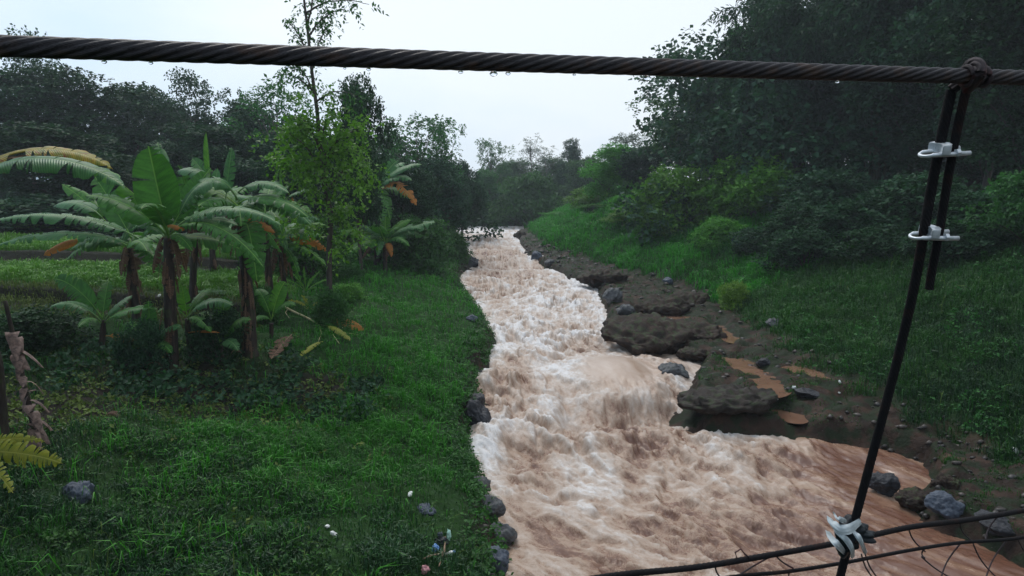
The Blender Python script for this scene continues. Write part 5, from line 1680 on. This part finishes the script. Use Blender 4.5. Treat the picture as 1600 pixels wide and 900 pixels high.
# unseen tall trees, added by both bridge ends to darken the near bank corners
for (kd, v_, x_, y_, h_, w_, mt_, lb_) in [
        ('dense', 0, -14.6, 6.2, 18, 5.8, 'leaf_deep', 'unseen tall dense tree added to shade the left bank close beside the bridge'),
        ('dense', 1, -9.5, -3.5, 16, 5.0, 'leaf_deep', 'unseen dense tree added for shade on the left bank just behind the bridge'),
        ('broad', 1, -18, 13, 15, 4.6, 'leaf_deep', 'unseen dark tree added for shade past the left edge beside the old banana plant'),
        ('dense', 2, 18.5, 8, 18, 5.5, 'leaf_deep', 'unseen tall dense tree added to shade the right bank close beside the bridge'),
        ('dense', 0, 16, -4, 16, 5.0, 'leaf_deep', 'unseen dense tree added for shade on the right bank just behind the bridge'),
        ('broad', 0, 2, -16, 15, 6.0, 'leaf_deep', 'unseen spreading tree added for shade downstream behind the bridge')]:
    crown, trunk, H, hw_ = proto(kd, v_)
    zb = ground(x_, y_) - .1
    o = thing(NAMES[kd], lb_, 'tree', (x_, y_, zb), random.random() * 6.28, 'added shade trees beside the bridge', (w_ / hw_, w_ / hw_, h_ / H))
    c = obj('crown', crown, o); c.material_slots[0].link = 'OBJECT'; c.material_slots[0].material = M[mt_]
    obj('trunk', trunk, o)

# the slender tree between the banana clump and the river
b = on_ground(520, 470)
Ds = 25.0
xb = P(514, 470, Ds); b = np.array([xb[0], xb[1], ground(xb[0], xb[1])])
sl = thing('slender_tree', 'tall slender tree with feathery pale leaves crossing behind the cable', 'tree', b)
rr = np.random.default_rng(77)
tp = np.array([b - [0, 0, .2], P(514, 400, Ds), P(517, 335, Ds), P(507, 285, Ds), P(501, 230, Ds), P(495, 170, Ds), P(487, 110, Ds), P(481, 50, Ds), P(475, 0, Ds), P(470, -60, Ds)])
tt = np.linspace(0, 1, 50); tc = np.stack([np.interp(tt, np.linspace(0, 1, 10), tp[:, i]) for i in range(3)], 1)
mb = MB(); mb.tube(tc, np.linspace(.105, .028, 50), 9)
limbs = []


def sl_limb(a, b_, d0, d1, r0=.035):
    A_, B_ = P(a[0], a[1], Ds + d0), P(b_[0], b_[1], Ds + d1)
    t = np.linspace(0, 1, 14)[:, None]
    q = A_ * (1 - t) + B_ * t + np.array([0, 0, .25]) * np.sin(t * math.pi) + np.cumsum(rr.normal(0, .012, (14, 3)), 0)
    mb.tube(q, np.linspace(r0, .008, 14), 6); limbs.append(q)
    return q


for a in [((482, 60), (540, 12), 0, -.4), ((488, 112), (512, 40), 0, .4), ((484, 95), (448, 30), 0, .3), ((493, 160), (560, 150), 0, -.6), ((490, 140), (430, 122), 0, .5), ((480, 40), (505, -40), 0, .2), ((478, 20), (575, 5), 0, -.6), ((492, 150), (455, 95), 0, -.7)]:
    sl_limb(*a)
up_l = list(limbs)
for a in [((508, 285), (455, 210), 0, -.8), ((503, 250), (560, 205), 0, -.6), ((506, 275), (440, 255), 0, .6), ((500, 225), (530, 175), 0, .8), ((501, 235), (470, 180), 0, -.5), ((512, 300), (570, 245), 0, .7), ((514, 310), (478, 270), 0, -1.0), ((500, 220), (450, 185), 0, .4), ((505, 262), (545, 235), 0, -1.1)]:
    sl_limb(*a, r0=.045)
sl_limb((516, 350), (528, 335), 0, -.1, .03)
mb.build('trunk', M['bark'], sl, origin=b)


def fronds(lims, n, size, lo, r, nl=11, step=.055, drop=.5, width=.24, spread=.35, extra=None):
    st, dr = [], []
    for q in lims:
        k = int(n)
        i = r.random(k); c = np.stack([np.interp(lo + (1 - lo) * i, np.linspace(0, 1, len(q)), q[:, j]) for j in range(3)], 1) + r.normal(0, spread * .3, (k, 3))
        st.append(c); d = r.normal(0, .8, (k, 3)); d[:, 2] -= .25; dr.append(d)
    if extra is not None: st.append(extra[0]); dr.append(extra[1])
    return twig_leaves(np.concatenate(st), np.concatenate(dr), nl, step, size, r, .5, drop, width)


V, q, va = fronds(up_l, 15, .15, .25, rr, extra=(tc[30:50:1] + rr.normal(0, .12, (20, 3)), rr.normal(0, .8, (20, 3))))
obj('crown', make_mesh('crown', V - b, q, M['leaf_mid'], {'var': va}, None, False), sl)
ex = []
for (px, py, w_, h_, n_) in [(462, 196, 26, 9, 34), (548, 190, 24, 10, 30), (505, 212, 26, 10, 30), (448, 243, 24, 9, 34), (545, 232, 28, 10, 34), (488, 256, 30, 10, 34), (570, 256, 18, 9, 20), (520, 172, 20, 8, 20), (470, 282, 20, 9, 20), (430, 215, 12, 8, 14), (535, 285, 22, 9, 22), (505, 310, 22, 8, 18), (470, 160, 16, 8, 14), (500, 140, 16, 8, 12), (560, 290, 14, 8, 12), (545, 330, 18, 9, 22), (470, 318, 18, 9, 20), (455, 345, 18, 10, 18), (552, 362, 18, 10, 18), (490, 360, 18, 9, 16), (530, 385, 16, 9, 14)]:
    p = np.array([P(px + rr.normal(0, w_ * .62), py + rr.normal(0, h_ * .8), Ds + rr.normal(0, .8)) for _ in range(int(n_ * .75))])
    ex.append(p)
ex = np.concatenate(ex); dex = rr.normal(0, .8, (len(ex), 3)); dex[:, 2] -= .2
V, q, va = fronds(limbs[len(up_l):], 22, .145, .3, rr, nl=9, step=.075, width=.36, extra=(ex, dex))
lf = obj('lower_crown', make_mesh('lower_crown', V - b, q, M['leaf_lime'], {'var': va}, None, False), sl)
lf['label'] = 'bright lime green lower crown'

# far wood and undergrowth: masses nobody could count
def wood(name, label, pts, size, n, seed, mat, kind_cat='wood'):
    r = np.random.default_rng(seed); st = []; dr = []
    for (x, y, z, rx, ry, rz_) in pts:
        a_, d_ = blob_twigs(np.array([x, y, z]), np.array([rx, ry, rz_]), n, r)
        st.append(a_); dr.append(d_)
    V, q, va = twig_leaves(np.concatenate(st), np.concatenate(dr), 6, size * .5, size, r)
    o = obj(name, make_mesh(name, V, q, mat, {'var': va}, None, False))
    return tag(o, label, kind_cat, kind='stuff')


rr = np.random.default_rng(5)
pl = []
for k in range(70):
    px = -160 + 900 * rr.random(); D = 68 + 16 * rr.random(); p = P(px, 300, D)
    z = ground(p[0], p[1]) + 1 + 6.5 * rr.random()
    pl.append((p[0], p[1], z, 2.4, 2.0, 2.0))
wood('far_wood', 'dark wood closing the view behind the left trees', pl, .42, 90, 6, M['leaf_deep'])
pl = []
for k in range(90):
    px = 1000 + 760 * rr.random(); D = 54 + 22 * rr.random() - (px - 1000) * .016; p = P(px, 300, D)
    z = ground(p[0], p[1]) + .5 + 11 * rr.random()
    pl.append((p[0], p[1], z, 2.6, 2.2, 2.2))
wood('slope_wood', 'dark wood filling the slope behind the right trees', pl, .42, 90, 7, M['leaf_deep'])
pl = []
for k in range(50):
    px = 690 + 330 * rr.random(); D = 138 + 30 * rr.random(); p = P(px, 300, D)
    z = ground(p[0], p[1]) + .5 + 4.5 * rr.random()
    pl.append((p[0], p[1], z, 4, 3, 2.0))
wood('bend_wood', 'hazy low wood beyond the far bend of the river', pl, .6, 90, 8, M['leaf_mid'])


def groundcover(name, label, N, ylo, yhi, xlo, xhi, mask, size, hmax, seed, mat, cat='ground cover', power=1.0):
    r = np.random.default_rng(seed)
    y = (ylo ** -power + r.random(N) * (yhi ** -power - ylo ** -power)) ** (-1 / power)
    a, b_ = xlo(y), xhi(y); x = a + r.random(N) * (b_ - a)
    k = r.random(N) < mask(x, y); x, y = x[k], y[k]
    far = np.maximum(1, y / 18) ** .7
    z = zt(x, y) + hmax * r.random(len(x)) ** 1.5 * np.clip(.6 + 1.5 * fbm(x / 1.3, y / 1.3, seed, 2), .1, 2)
    d = r.normal(0, 1, (len(x), 3)); d[:, 2] = np.abs(d[:, 2]) * .6
    V, q, va = twig_leaves(np.stack([x, y, z], -1), d, 5, size * .55, size, r, .5, .3, .36)
    o = obj(name, make_mesh(name, V, q, mat, {'var': va}, None, False))
    return tag(o, label, cat, kind='stuff')


groundcover('bank_weeds', 'small leafy weeds growing through the left bank grass', 20000, 6, 50, lambda y: -.78 * y - 2, lambda y: x_left(y) + .1,
            lambda x, y: left_mask(x, y) * ss(-.05, .25, fbm(x / 1.6, y / 1.6, 301, 3)), .062, .30, 302, M['leaf_mid'])
groundcover('slope_weeds', 'leafy creeping weeds on the right grass slope', 26000, 12, 95, lambda y: x_grass(y) - .6, lambda y: np.minimum(x_grass(y) + 17, .86 * y + 4),
            lambda x, y: right_mask(x, y) * ss(-.05, .25, fbm(x / 1.9, y / 1.9, 303, 3)), .09, .5, 304, M['leaf_mid'])
groundcover('lip_weeds', 'weeds hanging over the edge of the left bank', 7000, 7, 80, lambda y: x_left(y) - .7, lambda y: x_left(y) + .25,
            lambda x, y: is_left(x, y) * (river_sd(x, y) > .02) * .9 * (1 - .7 * ss(16, 13, y)), .085, .16, 305, M['leaf_mid'])
groundcover('undergrowth', 'dark broad leaved undergrowth in the shade of the banana plants', 3000, 16.5, 25, lambda y: -.72 * y, lambda y: -3.4 - (y - 18) * .2,
            lambda x, y: (soil_patch(x, y) > .25) * ss(-.15, .2, fbm(x / 1.1, y / 1.1, 307, 3)) * .9, .15, .5, 308, M['leaf_deep'])
groundcover('leaf_litter', 'dead leaf litter under the banana plants', 5000, 11, 23, lambda y: -15 + 0 * y, lambda y: -3 + 0 * y,
            lambda x, y: soil_patch(x, y), .10, .06, 306, M['dry_grass'], 'leaf litter')

# ------------------------------------------------------------------ sky, sun, air
w = bpy.data.worlds.new('World'); scene.world = w
w.use_nodes = True
nt = w.node_tree; nt.nodes.clear()
out = nt.nodes.new('ShaderNodeOutputWorld'); bg = nt.nodes.new('ShaderNodeBackground')
sky = nt.nodes.new('ShaderNodeTexSky'); sky.sky_type = 'NISHITA'; sky.sun_disc = False
SUN_EL, SUN_ROT = R(56), R(-28)
sky.sun_elevation = SUN_EL; sky.sun_rotation = SUN_ROT
sky.air_density = 1.0; sky.dust_density = 4.0; sky.ozone_density = 1.0
tc_ = nt.nodes.new('ShaderNodeTexCoord')
mp = nt.nodes.new('ShaderNodeMapping'); mp.inputs['Scale'].default_value = (1, 1, 2.6)
nz = nt.nodes.new('ShaderNodeTexNoise'); nz.inputs['Scale'].default_value = 1.7; nz.inputs['Detail'].default_value = 5; nz.inputs['Roughness'].default_value = .5
nt.links.new(tc_.outputs['Generated'], mp.inputs[0]); nt.links.new(mp.outputs[0], nz.inputs['Vector'])
rp = nt.nodes.new('ShaderNodeValToRGB')
rp.color_ramp.elements[0].position = .22; rp.color_ramp.elements[0].color = (5.6, 7.7, 9.9, 1)
rp.color_ramp.elements[1].position = .58; rp.color_ramp.elements[1].color = (8.8, 9.6, 10.3, 1)
sxyz = nt.nodes.new('ShaderNodeSeparateXYZ'); nt.links.new(tc_.outputs['Generated'], sxyz.inputs[0])
ma = nt.nodes.new('ShaderNodeMath'); ma.operation = 'MULTIPLY_ADD'; ma.inputs[1].default_value = .34
nt.links.new(sxyz.outputs[0], ma.inputs[0]); nt.links.new(nz.outputs['Fac'], ma.inputs[2])
nt.links.new(ma.outputs[0], rp.inputs[0])
mx = nt.nodes.new('ShaderNodeMix'); mx.data_type = 'RGBA'; mx.inputs['Factor'].default_value = .80
nt.links.new(sky.outputs[0], mx.inputs[6]); nt.links.new(rp.outputs[0], mx.inputs[7])
nt.links.new(mx.outputs[2], bg.inputs['Color']); bg.inputs['Strength'].default_value = .10
nt.links.new(bg.outputs[0], out.inputs['Surface'])

sd_ = bpy.data.lights.new('sun', 'SUN'); sd_.energy = 1.3; sd_.angle = R(22); sd_.color = (1, .96, .9)
so = bpy.data.objects.new('sun', sd_); COL.objects.link(so)
dirv = Vector((math.sin(SUN_ROT) * math.cos(SUN_EL), math.cos(SUN_ROT) * math.cos(SUN_EL), math.sin(SUN_EL)))
so.rotation_euler = (-dirv).to_track_quat('-Z', 'Y').to_euler()

HAZE = .0007
if HAZE:
    bm = bmesh.new(); bmesh.ops.create_cube(bm, size=1.0)
    me = bpy.data.meshes.new('haze'); bm.to_mesh(me); bm.free()
    h = obj('haze', me, None, (0, 110, 18)); h.scale = (700, 420, 46)
    m = bpy.data.materials.new('damp air'); m.use_nodes = True; t = m.node_tree; t.nodes.clear()
    o_ = t.nodes.new('ShaderNodeOutputMaterial'); v = t.nodes.new('ShaderNodeVolumePrincipled')
    v.inputs['Color'].default_value = (.80, .88, .98, 1); v.inputs['Density'].default_value = HAZE; v.inputs['Anisotropy'].default_value = .2
    t.links.new(v.outputs[0], o_.inputs['Volume'])
    h.data.materials.append(m)
    tag(h, 'thin damp haze filling the river valley', 'haze', kind='stuff')

scene.view_settings.view_transform = 'Standard'
scene.view_settings.look = 'None'
scene.view_settings.exposure = 0.26
scene.view_settings.gamma = 1.0
scene.render.engine = 'CYCLES'
scene.cycles.max_bounces = 8
scene.cycles.diffuse_bounces = 4
scene.cycles.transparent_max_bounces = 4
scene.cycles.volume_bounces = 0
scene.cycles.use_denoising = True
scene.cycles.use_adaptive_sampling = True
